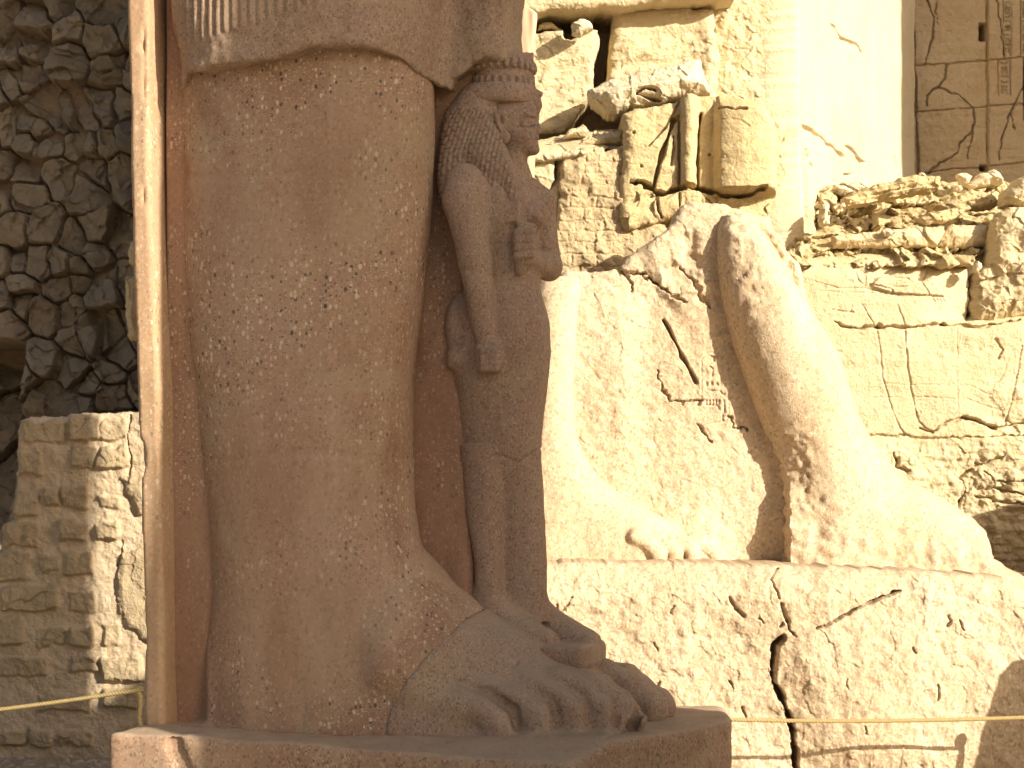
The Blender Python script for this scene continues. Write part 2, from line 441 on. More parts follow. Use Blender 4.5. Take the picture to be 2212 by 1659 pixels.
M['brick'] = sandstone('mud_brick', (.54, .42, .25), (.62, .49, .31), (.57, .43, .27), (.60, .40, .25), bump=.8, scale=1.4, pits=.2)
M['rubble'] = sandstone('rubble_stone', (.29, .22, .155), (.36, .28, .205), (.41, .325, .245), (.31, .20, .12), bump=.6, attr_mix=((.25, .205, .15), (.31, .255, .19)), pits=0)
M['lowwall'] = sandstone('low_wall_stone', (.52, .40, .27), (.59, .47, .33), (.64, .54, .41), (.52, .38, .23), bump=.8, attr_mix=((.40, .31, .195), (.47, .37, .24)), pits=.2)

def plain(name, a, b, sc=20, rough=.8, bump=.3, stretch=(1, 1, 1)):
    s = NT(name); n = s.noise(tuple(sc * q for q in stretch), 5, .6)
    c = s.mix(s.rng(n, .3, .7), a, b); s.bump([(n, bump, .006)]); return s.fin(c, rough, .2)
M['rope'] = plain('rope_fibre', (.40, .30, .13), (.52, .41, .20), 60)
M['timber'] = plain('weathered_timber', (.45, .31, .20), (.62, .47, .33), 10, .8, .6, (1.5, 1.5, .2))
M['metal'] = plain('dull_metal', (.20, .17, .12), (.28, .24, .17), 15, .5)
M['gravel'] = sandstone('gravel_ground', (.42, .33, .22), (.50, .40, .28), (.54, .45, .33), (.36, .28, .18), bump=1.0, scale=2)
M['pebble'] = plain('pebble_stone', (.26, .21, .16), (.42, .35, .27), 12)

# ================================================================== SETTING: ground
gv = []; n_ = 60
gx = np.concatenate([np.linspace(-400, -12, 8), np.linspace(-10, 10, 81), np.linspace(12, 400, 8)])
gy = np.concatenate([np.linspace(-300, 8, 8), np.linspace(10, 30, 81), np.linspace(35, 900, 10)])
X, Y = np.meshgrid(gx, gy, indexing='ij')
Zg = GZ + .03 * fbm(X * .7, Y * .7, oct=3, seed=3) * (np.abs(X) < 11) * (Y < 31) * (Y > 9)
idx = np.arange(X.size).reshape(X.shape)
Q = np.stack([idx[:-1, :-1], idx[1:, :-1], idx[1:, 1:], idx[:-1, 1:]], -1).reshape(-1, 4)
g = mesh('ground', np.stack([X, Y, Zg], -1).reshape(-1, 3), Q, M['gravel'], org=(0, 0, GZ)); tag(g, kind='structure')

# pebbles by the low wall
def rock_unit(seed, n=10):
    vs_, fs_ = [], []
    for i in range(n + 1):
        th = math.pi * i / n
        for j in range(2 * n): ph = math.pi * j / n; vs_.append((math.sin(th) * math.cos(ph), math.sin(th) * math.sin(ph), math.cos(th)))
    for i in range(n):
        for j in range(2 * n):
            a = i * 2 * n + j; b = i * 2 * n + (j + 1) % (2 * n); fs_.append((a, a + 2 * n, b + 2 * n, b))
    v = np.array(vs_)
    k = 1 + .28 * fbm(v[:, 0] * 1.3 + seed, v[:, 1] * 1.3, v[:, 2] * 1.3, oct=3, seed=seed)
    return v * k[:, None], np.array(fs_)
pv, pf = [], []; off = 0
ru, rf = rock_unit(5, 4)
for i in range(2600):
    y = random.uniform(15.6, 18.2); x = random.uniform(-5.2, -2.4); r = random.choice((.008, .012, .015, .02, .03)) * random.uniform(.7, 1.4)
    a = random.random() * 6.3; s_ = np.array((r * random.uniform(.8, 1.5), r, r * .7))
    q = ru * s_; q = np.stack([q[:, 0] * math.cos(a) - q[:, 1] * math.sin(a), q[:, 0] * math.sin(a) + q[:, 1] * math.cos(a), q[:, 2]], 1)
    pv.append(q + (x, y, GZ + r * .3)); pf.append(rf + off); off += len(ru)
o = mesh('gravel', np.concatenate(pv), np.concatenate(pf), M['pebble']); tag(o, 'loose grey pebbles scattered on the ground below the low masonry wall', 'gravel', kind='stuff')

# ================================================================== NEAR COLOSSUS (shaded, restored granite)
TH = R(14); UX, UY = math.cos(TH), -math.sin(TH); VX, VY = math.sin(TH), math.cos(TH)
O = np.array([-1.29, 13.6, -1.53])
def S(px, py, t):
    ax = (px - CX) / F
    D = (t + O[0] * VX + O[1] * VY) / (ax * VX + VY)
    rx, ry = D * ax - O[0], D - O[1]
    return np.array([rx * UX + ry * UY, t, -(py - HY) / F * D - O[2]])
def W(v):
    v = np.asarray(v); return np.stack([O[0] + v[:, 0] * UX + v[:, 1] * VX, O[1] + v[:, 0] * UY + v[:, 1] * VY, O[2] + v[:, 2]], 1)
def proj(v):
    p = W(v); return CX + p[:, 0] / p[:, 1] * F, HY - p[:, 2] / p[:, 1] * F
def sculpt(name, grid, mat, parent, Fd=None, disp=None):
    V, Q = grid.mesh(Fd)
    if disp is not None:
        N = vnormals(V, Q); V = V + N * disp(V, N)[:, None]
    return mesh(name, W(V), Q, mat, parent)
colossus = empty('granite_colossus', O, 'huge shaded red granite statue leg and foot with a small queen carved before its shin', 'statue')

# --- plinth
cA, cB, cC = np.array([.311, 11.54]), np.array([-2.466, 12.98]), np.array([1.406, 13.59])
def toS(p): d = p - O[:2]; return np.array([d[0] * UX + d[1] * UY, d[0] * VX + d[1] * VY])
sB, sC = toS(cB), toS(cC); sA = sB + np.array([2.884, 0]); sF = np.array([2.44, 1.55]); sE = np.array([sB[0], 1.62])
G = Grid((-1.6, -2.4, -.95), (3.2, 2.4, .12), .024)
x, y, z = G.xyz()
d = np.full(G.n, -9., np.float32)
ring = [sB, sA, sC, sF, sE]; cen = sum(ring) / 5
for a, b in zip(ring, ring[1:] + ring[:1]):
    e = b - a; nrm = np.array([e[1], -e[0]]) / np.hypot(*e)
    if nrm @ (cen - a) > 0: nrm = -nrm
    d = -smin(-d, -(((x - a[0]) * nrm[0] + (y - a[1]) * nrm[1]) + 0 * z), .03)
top = .012 * fbm(x * 1.2 + 0 * y, y * 1.2 + 0 * x, oct=3, seed=8) - .105 * np.clip((x - sB[0] - .35) / 2.5, 0, 1) ** 1.4 * sstep(-.42, -.88, y)
d = -smin(-d, -(z - top), .05)
d = np.maximum(d, -.9 - z)
# shallow carved register line along the near face, chipped edge
eu = (sA - sB) / np.hypot(*(sA - sB)); en = np.array([eu[1], -eu[0]])
fd = (x - sB[0]) * en[0] + (y - sB[1]) * en[1] + 0 * z         # outward distance from near face (approx 0 on face)
al = (x - sB[0]) * eu[0] + (y - sB[1]) * eu[1] + 0 * z
if (cen - sB) @ en > 0: fd = -fd
inset = (al > 1.36) & (z < -.165) & (z > -.185)
d = np.where(inset & (fd > -.02), np.maximum(d, .02 * np.ones_like(d)), d)
d = np.where((np.abs(al - 1.36) < .012) & (fd > -.02), np.maximum(d, .01), d)
crk = np.abs(al - .42 + .5 * (z + .0) - .03 * np.sin(9 * z)) < .05
d = d + .03 * crk * np.exp(-(fd / .08) ** 2) * (z < -.02)
G.F = d.astype(np.float32)
sculpt('plinth', G, M['plinth'], colossus, disp=lambda v, n: .006 * fbm(v[:, 0] * 5, v[:, 1] * 5, v[:, 2] * 5, oct=4, seed=21) + .012 * np.minimum(0, fbm(v[:, 0] * 3, v[:, 1] * 3, v[:, 2] * 3, oct=2, seed=28)))

# --- back pillar
ZT = 5.3
def zy(py, t=-.05, px=650): return S(px, py, t)[2]
prof = [(-340, 262, 312), (0, 272, 320), (400, 282, 322), (800, 294, 342), (1000, 300, 347), (1300, 309, 350), (1580, 313, 352)]
G = Grid((-1.5, -.75, -.02), (.2, 1.55, ZT), .022)
st = []
for py, L, Rr in prof:
    a, b = S(L, py, -.53), S(Rr, py, -.53); st.append((a[2], (a[0] + b[0]) / 2, .45, (b[0] - a[0]) / 2, .98))
st[-1] = (-.05,) + st[-1][1:]
st = np.array(sorted(st))
x, y, z = G.xyz()
pc = np.interp(z, st[:, 0], st[:, 1]); ph = np.interp(z, st[:, 0], st[:, 3])
aa = np.abs(x - pc) - ph + .02; bb = np.abs(y - .45) - .98 + .02
G.F = (np.hypot(np.maximum(aa, 0), np.maximum(bb, 0)) + np.minimum(np.maximum(aa, bb), 0) - .02 + 0 * z).astype(np.float32)
sculpt('back_pillar', G, M['pillar'], colossus, disp=lambda v, n: .006 * fbm(v[:, 0] * 4, v[:, 1] * 4, v[:, 2] * 2, oct=4, seed=31) - .05 * sstep(.35, .9, fbm(v[:, 0] * 6 + 3, v[:, 1] * 6, v[:, 2] * 3, oct=3, seed=35)) * (v[:, 0] < S(318, 900, -.5)[0]) )
# infill slab between pillar and leg
G = Grid((-1.3, -.35, -.02), (.5, 1.3, ZT), .022)
G.add(rbox((-.30, .42, ZT / 2 - .1), (.56, .75, ZT / 2 + .12), .03))
sculpt('infill_slab', G, M['web'], colossus, disp=lambda v, n: .006 * fbm(v[:, 0] * 5, v[:, 1] * 5, v[:, 2] * 1.2, oct=4, seed=33))

# --- leg + foot
G = Grid((-1.15, -.95, -.04), (2.75, 1.75, 4.75), .022)
lp = [(-20, 402, 930), (150, 401, 932), (300, 403, 934), (430, 404, 930), (560, 406, 918), (700, 415, 905), (819, 428, 890), (971, 446, 882), (1100, 460, 888), (1173, 466, 900), (1274, 471, 930), (1376, 458, 960), (1480, 445, 985), (1600, 432, 1000)]
st = []
for py, L, Rr in lp:
    a, b = S(L, py, -.05), S(Rr, py, -.05); st.append((a[2], (a[0] + b[0]) / 2, -.05, (b[0] - a[0]) / 2, .47))
LEG = loft(2, st, 2.5)
G.add(LEG)
G.add((lambda p: p)(loft(2, [(r[0], r[1] + .1, .98, r[3] * .95, .45) for r in st], 2.5)))      # the far leg
# foot body: lofted along s, crest on the inner side, front edge slanting back to the little toe
inst = [(860, 1195), (930, 1250), (985, 1292), (1050, 1343), (1110, 1388), (1170, 1425), (1230, 1458), (1290, 1488), (1340, 1512)]
def foot_add(G, tc, hw, ds, front):
    rows = [(-.50 + ds, tc, 0, hw * .85, .7), (-.25 + ds, tc, 0, hw, .95)]
    for px, py in inst:
        q = S(px, py, .1); rows.append((q[0] + ds, tc, 0.0, hw, q[2]))
    T = G.like()
    T.add(loft(0, rows, 2.15))
    x, y, z = G.xyz()
    T.F = -smin(-T.F, -((x - (front + (y - tc + .55) * .95) + .25 * (z - .25)) * .72), .10)
    G.F = smin(G.F, T.F, .10)
foot_add(G, .10, .585, 0, .86)
foot_add(G, 1.05, .50, .02, 1.05)
# toes: crest points (px, py), t of centre, radius along the chain
toes = [([(930, 1468), (1003, 1488), (1057, 1510), (1096, 1541)], -.40, .10), ([(985, 1440), (1056, 1466), (1114, 1484), (1166, 1509), (1190, 1528)], -.30, .11),
        ([(1060, 1425), (1131, 1447), (1191, 1466), (1239, 1494), (1263, 1518)], -.19, .115), ([(1140, 1418), (1206, 1439), (1256, 1458), (1302, 1489), (1328, 1519)], -.08, .115),
        ([(1215, 1415), (1289, 1442), (1332, 1472), (1374, 1508)], .06, .13),
        ([(1250, 1400), (1307, 1424), (1357, 1447), (1382, 1474), (1420, 1503)], .60, .13), ([(1290, 1410), (1362, 1442), (1402, 1478), (1438, 1506)], .80, .12), ([(1290, 1405), (1350, 1430), (1400, 1462)], 1.0, .12)]
p0, p1 = S(860, 1500, -.4), S(1075, 1500, -.4)
G.add(loft(0, [(p0[0] - .5, -.10, 0, .41, .5), (p0[0], -.10, 0, .405, .42), (p0[0] + .35, -.09, 0, .40, .32), (p1[0], -.06, 0, .37, .20)], 3.2), .08)
meta = [([(850, 1380), (885, 1425), (930, 1468)], -.38, .20, .10), ([(850, 1310), (905, 1365), (985, 1440)], -.29, .24, .11), ([(860, 1250), (930, 1325), (1060, 1425)], -.19, .28, .115),
        ([(870, 1215), (945, 1290), (1050, 1365), (1140, 1418)], -.06, .30, .12), ([(880, 1190), (960, 1268), (1085, 1346), (1215, 1415)], .10, .30, .14), ([(900, 1250), (985, 1335), (1100, 1400), (1250, 1440)], .35, .3, .16), ([(900, 1250), (985, 1335), (1100, 1400), (1290, 1425)], .65, .3, .16)]
for pts, t, r0, r1 in meta:
    P = []
    for n, (px, py) in enumerate(pts):
        r = r0 + (r1 - r0) * n / (len(pts) - 1); p = S(px, py, t); p[2] = max(p[2] - r, r * .3); P.append((p, r))
    for n in range(len(P) - 1): G.add(cap(P[n][0], P[n + 1][0], P[n][1], P[n + 1][1]), .06)
for pts, t, r in toes:
    P = []
    for n, (px, py) in enumerate(pts):
        p = S(px, py, t); p[2] -= r; p[2] = max(p[2], r * .55); P.append(p)
    P[0][2] -= .05; P[-1][0] -= r * .45
    for n in range(len(P) - 1): G.add(cap(P[n], P[n + 1], r * .9, r * .92), .010 if n else .05)
    e = P[-1].copy(); G.add(ell(e + (-.035, 0, .012), (r * 1.15, r * .88, r * 1.0)), .012); e[2] = r * .3; e[0] -= .02; G.add(cap(P[-1], e, r * .94, r * .88), .010)
# clefts between the toes
for pts, t in (([(985, 1468), (1031, 1489), (1056, 1496), (1089, 1519), (1111, 1534), (1116, 1578)], -.42), ([(1060, 1445), (1114, 1464), (1161, 1491), (1194, 1516), (1201, 1539), (1201, 1579)], -.35),
               ([(1125, 1432), (1171, 1451), (1221, 1476), (1257, 1501), (1272, 1526), (1272, 1577)], -.26), ([(1205, 1428), (1257, 1453), (1297, 1487), (1329, 1511), (1337, 1526), (1327, 1572)], -.16), ([(1250, 1425), (1292, 1444), (1332, 1474), (1379, 1509), (1382, 1534), (1364, 1572)], .05)):
    for n in range(len(pts) - 1):
        ra = .016 + .009 * min(n, 2); rb_ = .016 + .009 * min(n + 1, 2)
        for dt in (-.14, -.10, -.06, -.02): G.cut(cap(S(*pts[n], t + dt + .075), S(*pts[n + 1], t + dt + .055), ra, rb_), .03)
# mortar skirt round the foot
G.add(rbox((.50, .30, -.10), (1.55, .80, .10), .08), .06)
# join between the feet, under the queen
q0, q1 = S(1000, 1320, .35), S(1230, 1470, .35)
G.add(loft(0, [(q0[0] - .5, .4, 0, .55, q0[2] + .02), (q0[0], .4, 0, .5, q0[2]), (q1[0], .4, 0, .45, q1[2] + .1), (q1[0] + .12, .4, 0, .40, q1[2] * .5)], 3), .06)
# seam between restored leg and old granite foot (curve in s,z)
x, y, z = G.xyz()
sm = np.array([S(px, py, -.45)[[0, 2]] for px, py in [(832, 1600), (838, 1570), (850, 1530), (872, 1490), (905, 1435), (945, 1385), (985, 1337), (1008, 1318), (1000, 1300), (972, 1274), (1250, 1262), (1250, 1200)]])
ss = np.interp(z[0, 0, :], sm[:, 1], sm[:, 0]).astype(np.float32)[None, None, :]
wob = .012 * fbm(z * 7 + 0 * y, y * 7 + 0 * z, oct=3, seed=4)
side = (x - ss - wob)                                  # >0 on the foot side
F0 = G.F
# shallow cleft dents between metatarsals come from the toe chains
def dleg(v, n):
    r = .010 * fbm(v[:, 0] * 1.6, v[:, 1] * 1.6, v[:, 2] * 1.3, oct=3, seed=51) + .003 * fbm(v[:, 0] * 9, v[:, 1] * 9, v[:, 2] * 5, oct=3, seed=52)
    px, py = proj(v)
    for yy, am in ((377, .008), (985, .010)):
        r -= am * np.exp(-((py - yy - 6 * np.sin(px / 60)) / 7) ** 2) * (v[:, 1] < .1)
    r += .010 * np.exp(-((px - 712) / 6) ** 2) * (py < 1000) * (v[:, 1] < 0) * .6
    return r
sculpt('restored_leg', G, M['restored'], colossus, np.maximum(F0, side - .03), dleg)
sculpt('foot', G, M['granite'], colossus, np.maximum(F0 - .005, -side), lambda v, n: .007 * fbm(v[:, 0] * 5, v[:, 1] * 5, v[:, 2] * 5, oct=4, seed=61) + .004 * fbm(v[:, 0] * 18, v[:, 1] * 18, v[:, 2] * 18, oct=2, seed=62))

# --- kilt
G = Grid((-1.35, -.95, 3.95), (2.0, 1.75, ZT), .0145)
kp = [(-300, 330, 985), (0, 372, 965), (60, 382, 958), (130, 396, 950), (180, 402, 945), (250, 402, 945)]
st = []
for py, L, Rr in kp:
    a, b = S(L, py, -.05), S(Rr, py, -.05); st.append((a[2], (a[0] + b[0]) / 2, .40, (b[0] - a[0]) / 2, 1.06))
G.add(loft(2, st, 3.2))
for a, b, t0, t1 in [((925, -320), (1136, 182), .05, .95)]:
    p, q = S(a[0], a[1], .1), S(b[0], b[1], .1); G.add(rbox(((p[0] + q[0]) / 2 - .06, .34, (p[2] + q[2]) / 2 + .1), ((q[0] - p[0]) / 2 - .06, .30, (p[2] - q[2]) / 2 + .2), .14), .12)
p = S(1050, 60, .4); G.add(loft(2, [(S(1000, 190, .5)[2], p[0], .4, .06, .2), (S(1000, 0, .5)[2], p[0] + .05, .4, .14, .28), (ZT + .1, p[0] + .1, .4, .2, .3)], 2.5), .1)
x, y, z = G.xyz()
hem = np.array([(380, 190), (401, 158), (432, 148), (468, 152), (520, 146), (560, 138), (640, 128), (740, 126), (845, 127), (880, 140), (905, 160), (930, 176), (948, 180), (975, 176), (1000, 158), (1025, 140), (1060, 133), (1110, 127), (1160, 125)])
hs = np.array([S(px, py, -.5 if px < 700 else (-.2 if px < 960 else 0.1))[[0, 2]] for px, py in hem])
zh = np.interp(x[:, 0, 0], hs[:, 0], hs[:, 1]).astype(np.float32)[:, None, None] + .018 * fbm(x * 6 + 0 * y, y * 6 + 0 * x, oct=3, seed=77)
Fk = -smin(-G.F, -(zh - z), .03)
def dkilt(v, n):
    px, py = proj(v)
    r = .006 * fbm(v[:, 0] * 4, v[:, 1] * 4, v[:, 2] * 4, oct=4, seed=71)
    edge = np.interp(px, [370, 400, 440, 470, 560, 640, 1000], [105, 102, 84, 74, 48, 20, -120])
    pl = sstep(4, -4, py - edge) * (v[:, 0] < .6)
    ang = np.arctan2((v[:, 1] - .4) / 1.06, v[:, 0] + .05) * 1.0
    r += pl * (.010 + .009 * np.cos(np.unwrap(ang * 0 + 1) * 0 + px * 2 * np.pi / np.interp(px, [370, 480, 700], [13, 13.5, 15])))
    r += (1 - pl) * .009 * fbm(v[:, 0] * 11, v[:, 1] * 11, v[:, 2] * 11, oct=4, seed=72)
    return r
sculpt('kilt', G, M['kilt'], colossus, Fk, dkilt)

# ------------------------------------------------------------------ queen
TQ = .33
qu = empty('queen_figure', (0, 0, 0), None, None); qu.parent = colossus; qu.location = tuple(W(np.array([[1.2, TQ, .75]]))[0] - O)
def q(px, py, dt=0.): return S(px, py, TQ + dt)
k_ = 1 / 338.
def bodyloft(rows, n=2.2, dt=0.):
    st = []
    for py, L, Rr, ht in rows:
        a, b = q(L, py, dt), q(Rr, py, dt); st.append((a[2], (a[0] + b[0]) / 2, TQ + dt, (b[0] - a[0]) / 2, ht))
    return loft(2, st, n)
lo = q(930, 1440); hi = q(1240, 100)
G = Grid((lo[0], TQ - .5, .16), (hi[0] + .32, TQ + .5, hi[2]), .0105)
G.add(bodyloft([(375, 1015, 1120, .20), (400, 1000, 1142, .27), (430, 992, 1156, .30), (480, 1000, 1160, .29), (540, 1005, 1160, .25), (600, 1010, 1163, .235), (650, 1000, 1166, .26), (700, 978, 1179, .30), (760, 974, 1186, .315), (850, 988, 1177, .29), (940, 994, 1167, .25), (1000, 1000, 1166, .215), (1070, 1006, 1169, .165), (1160, 1018, 1175, .125), (1340, 1032, 1184, .11)], 2.3))
for (rows, dt) in ([[(960, 992, 1098, .15), (1000, 1000, 1096, .15), (1060, 1004, 1095, .145), (1100, 1008, 1092, .14), (1160, 1018, 1087, .125), (1220, 1026, 1086, .115), (1385, 1028, 1096, .12)], -.12],
                   [[(960, 1080, 1166, .13), (1060, 1085, 1172, .125), (1160, 1098, 1178, .115), (1220, 1104, 1181, .11), (1385, 1108, 1184, .11)], .12]):
    G.add(bodyloft(rows, 2.2, dt), .03)
# breast, belly, buttock
G.add(ell(q(1155, 462, -.06), (.09, .11, .095)), .05); G.add(ell(q(1085, 470, -.2), (.09, .06, .09)), .06)
G.add(ell(q(1120, 700, -.02), (.17, .24, .24)), .08); G.add(ell(q(1000, 705, -.06), (.11, .19, .22)), .05)
# neck, head
G.add(cap(q(1096, 405), q(1104, 300), .135, .10), .05)
G.add(ell(q(1096, 258), (.185, .165, .215)), .0)
G.add(rbox(q(1126, 262), (.105, .118, .135), .08), .04)
G.add(ell(q(1122, 300), (.118, .122, .10)), .04); G.add(ell(q(1143, 319), (.058, .070, .045)), .03)
G.add(ell(q(1127, 290, -.092), (.055, .032, .050)), .03)                                                # cheek
G.cut(cap(q(1128, 268, -.150), q(1158, 266, -.105), .034), .022)                                        # eye socket
G.cut(cap(q(1163, 264, -.05), q(1163, 264, .05), .014), .015)
G.add(cap(q(1130, 268, -.118), q(1156, 266, -.080), .017), .004)                                        # eye
G.cut(cap(q(1128, 268.5, -.140), q(1157, 266.5, -.098), .0055), .004)
G.add(cap(q(1112, 252, -.128), q(1138, 246, -.122), .0105), .006); G.add(cap(q(1138, 246, -.122), q(1159, 251, -.075), .0105), .006)   # brow
G.add(cap(q(1157, 256), q(1166, 281), .013, .022), .012); G.add(cap(q(1162, 284, -.030), q(1162, 284, .030), .014), .010)   # nose
G.add(cap(q(1157, 299, -.045), q(1158, 299, .045), .012), .008); G.add(cap(q(1156, 309, -.038), q(1157, 309, .038), .013), .008)    # lips
G.cut(cap(q(1160, 304, -.07), q(1163, 304, .07), .006), .005)
G.add(ell(q(1153, 325), (.034, .048, .028)), .025)
# ear
G.add(cap(q(1074, 250, -.180), q(1083, 284, -.175), .020, .016), .008); G.add(cap(q(1073, 247, -.185), q(1088, 243, -.18), .014), .008); G.add(cap(q(1090, 246, -.178), q(1091, 262, -.172), .013), .008); G.add(cap(q(1091, 262, -.172), q(1083, 284, -.172), .011), .008)
G.add(ell(q(1082, 262, -.15), (.04, .03, .065)), .01)
G.cut(ell(q(1082, 260, -.195), (.012, .03, .028)), .008)
# near arm
G.add(cap(q(1006, 400, -.27), q(1003, 430, -.29), .135, .14), .05)
G.add(cap(q(1004, 430, -.29), q(1026, 560, -.31), .135, .105), .04); G.add(cap(q(1026, 560, -.31), q(1040, 680, -.30), .105, .078), .03); G.add(cap(q(1040, 680, -.30), q(1052, 738, -.30), .076, .07), .02)
G.add(rbox(q(1059, 772, -.30), (.082, .085, .095), .035), .03)
for i in range(4): G.add(cap(q(1042 + 0 * i, 758 + 13 * i, -.39), q(1072, 758 + 13 * i, -.385), .022), .008)
G.add(cap(q(1082, 750, -.36), q(1078, 785, -.37), .024), .01)
G.add(rbox(q(1003, 776, -.16), (.10, .10, .065), .05), .03); G.add(cap(q(990, 772, -.22), q(990, 785, -.12), .065), .02)
# far arm bent over the chest
G.add(cap(q(1140, 415, .20), q(1165, 440, .24), .10, .105), .05)
G.add(cap(q(1163, 440, .24), q(1183, 575, .22), .105, .085), .03)
G.add(cap(q(1186, 578, .22), q(1142, 556, -.12), .088, .062), .03)
G.add(rbox(q(1134, 530, -.22), (.055, .065, .12), .04), .03)
for i in range(4): G.add(cap(q(1116, 502 + 17 * i, -.285), q(1148, 500 + 17 * i, -.27), .026), .006)
G.add(cap(q(1125, 488, -.25), q(1150, 492, -.22), .028), .01)
G.add(loft(2, [(q(1090, 492)[2], q(1128, 470)[0], TQ - .24, .05, .04), (q(1090, 440)[2], q(1122, 440)[0], TQ - .22, .085, .05), (q(1090, 425)[2], q(1118, 430)[0], TQ - .2, .075, .05)], 4), .02)
G.add(cap(q(1128, 565, -.23), q(1124, 585, -.22), .05, .03), .02)
# feet and ledge
for dt, dx in ((-.13, -24), (.15, 68)):
    yb = 1392
    def fr(px, py, hw): t_ = q(px + dx, py, dt)[2]; b0 = q(1090, yb, dt)[2] - .02; return (q(px + dx, py, dt)[0], TQ + dt, b0, hw, t_ - b0)
    G.add(loft(0, [fr(1022, 1300, .10), fr(1040, 1268, .125), fr(1092, 1268, .13), fr(1112, 1292, .135), fr(1140, 1318, .14), fr(1180, 1343, .145), fr(1212, 1360, .14), fr(1226, 1372, .11)], 2.2), .03)
    for i in range(4): G.cut(cap(q(1180 + dx, 1338 + 2 * i, dt - .085 + .057 * i), q(1232 + dx, 1376, dt - .085 + .057 * i), .010), .012)
a = q(1060, 1395); b = q(1292, 1395)
G.add(rbox(((a[0] + b[0]) / 2 - .02, TQ + .02, a[2] - .045), ((b[0] - a[0]) / 2, .36, .075), .04), .02)
G.add(loft(2, [(.30, q(1165, 1500)[0], TQ + .04, .40, .37), (q(1090, 1450)[2], q(1160, 1430)[0], TQ + .04, .37, .36), (q(1090, 1425)[2], q(1160, 1430)[0], TQ + .04, .355, .35), (q(1090, 1398)[2], q(1160, 1410)[0], TQ + .04, .36, .35)], 3.5), .03)
sculpt('body', G, M['granite'], qu, disp=lambda v, n: .004 * fbm(v[:, 0] * 6, v[:, 1] * 6, v[:, 2] * 6, oct=4, seed=81) - .010 * np.exp(-((proj(v)[1] - np.interp(proj(v)[0], [990, 1020, 1070, 1085, 1120, 1165], [1018, 1010, 985, 984, 1000, 970])) / 3.) ** 2))
# earring
e = q(1088, 296, -.182); G = Grid(e - .07, e + .07, .006); G.add(ell(e, (.043, .026, .045))); sculpt('earring', G, M['granite'], qu)
# wig
lo = q(940, 450); hi = q(1200, 185)
G = Grid((lo[0], TQ - .42, lo[2]), (hi[0], TQ + .42, hi[2]), .0078)
G.add(bodyloft([(194, 1015, 1120, .19), (212, 990, 1128, .215), (240, 972, 1104, .232), (280, 962, 1092, .242), (330, 956, 1080, .252), (380, 954, 1062, .275), (425, 957, 1045, .29), (438, 962, 1035, .28)], 2.3))
G.add(cap(q(1062, 300, -.15), q(1086, 365, -.19), .075, .065), .07); G.add(cap(q(1086, 365, -.19), q(1114, 440, -.235), .060, .036), .05)
G.add(cap(q(1045, 330, -.2), q(1062, 405, -.21), .085, .07), .06)
G.add(cap(q(1115, 340, .14), q(1150, 430, .12), .06, .05), .03)
G.cut(ell(q(1152, 288, 0), (.205, .30, .205)), .012)
G.cut(ell(q(1084, 268, -.25), (.05, .10, .09)), .02)
def dwig(v, n):
    px, py = proj(v)
    # locks follow the fall of the wig: columns of small bricks
    cx = np.interp(py, [200, 260, 330, 440], [1060, 1040, 1020, 1005]); wd = np.interp(py, [200, 260, 330, 440], [60, 75, 80, 78])
    u_ = (px - cx) / wd * 7.8; col = np.floor(u_); r_ = py / 19 + .5 * (col % 2)
    fu, fv = u_ - col - .5, r_ - np.floor(r_) - .5
    tile = sstep(.5, .25, np.abs(fu)) * sstep(.5, .38, np.abs(fv))
    m = sstep(228, 240, py) * sstep(1092, 1080, np.where(py > 330, px - (py - 330) * .55, px))
    return .013 * tile * m * (n[:, 1] < .35) + .003 * fbm(v[:, 0] * 8, v[:, 1] * 8, v[:, 2] * 8, oct=2, seed=83)
sculpt('wig', G, M['granite'], qu, disp=dwig)
# headband with cobra
lo = q(975, 255); hi = q(1200, 180); G = Grid((lo[0], TQ - .34, lo[2]), (hi[0], TQ + .34, hi[2]), .0085)
G.add(bodyloft([(192, 1006, 1156, .215), (206, 992, 1160, .232), (225, 988, 1158, .232), (233, 994, 1154, .215)], 2.1))
x, y, z = G.xyz()
G.add(cap(q(1155, 206), q(1160, 228), .03, .034), .012); G.add(cap(q(1156, 228), q(1160, 240), .034, .022), .01); G.add(cap(q(1160, 201), q(1166, 204), .022, .018), .01)
sculpt('headband', G, M['granite'], qu, disp=lambda v, n: .004 * fbm(v[:, 0] * 8, v[:, 1] * 8, v[:, 2] * 8, oct=3, seed=84))
# crown: fluted drum with a ring of small cobras and a broken top
lo = q(1000, 200); hi = q(1190, 95); G = Grid((lo[0], TQ - .35, lo[2] - .03), (hi[0], TQ + .35, hi[2]), .0075)
G.add(bodyloft([(118, 1016, 1152, .21), (158, 1020, 1150, .205), (162, 1026, 1149, .195), (205, 1024, 1152, .20)], 2.0))
cs = (q(1020, 160)[0] + q(1152, 160)[0]) / 2
for i in range(26):
    a = 2 * math.pi * i / 26; p = np.array([cs + .205 * math.cos(a), TQ + .212 * math.sin(a), q(1090, 149)[2] - .0])
    G.add(cap(p + (0, 0, .03), p - (0, 0, .012), .011, .018), .006)
for a0, a1 in (((1092, 120), (1108, 136)),):
    pass
p = q(1140, 128, -.02); G.add(cap(p, q(1148, 119, -.02), .04, .012), .02)
x, y, z = G.xyz()
zt = np.interp(x[:, 0, 0], [q(c, 130)[0] for c in (1010, 1030, 1050, 1075, 1100, 1118, 1140, 1148, 1152)], [q(1090, c)[2] for c in (138, 132, 131, 130, 125, 126, 124, 116, 112)]).astype(np.float32)[:, None, None] + .012 * fbm(x * 14 + 0 * y, y * 14 + 0 * x, oct=3, seed=5)
Fc = -smin(-G.F, -(z - zt), .015)
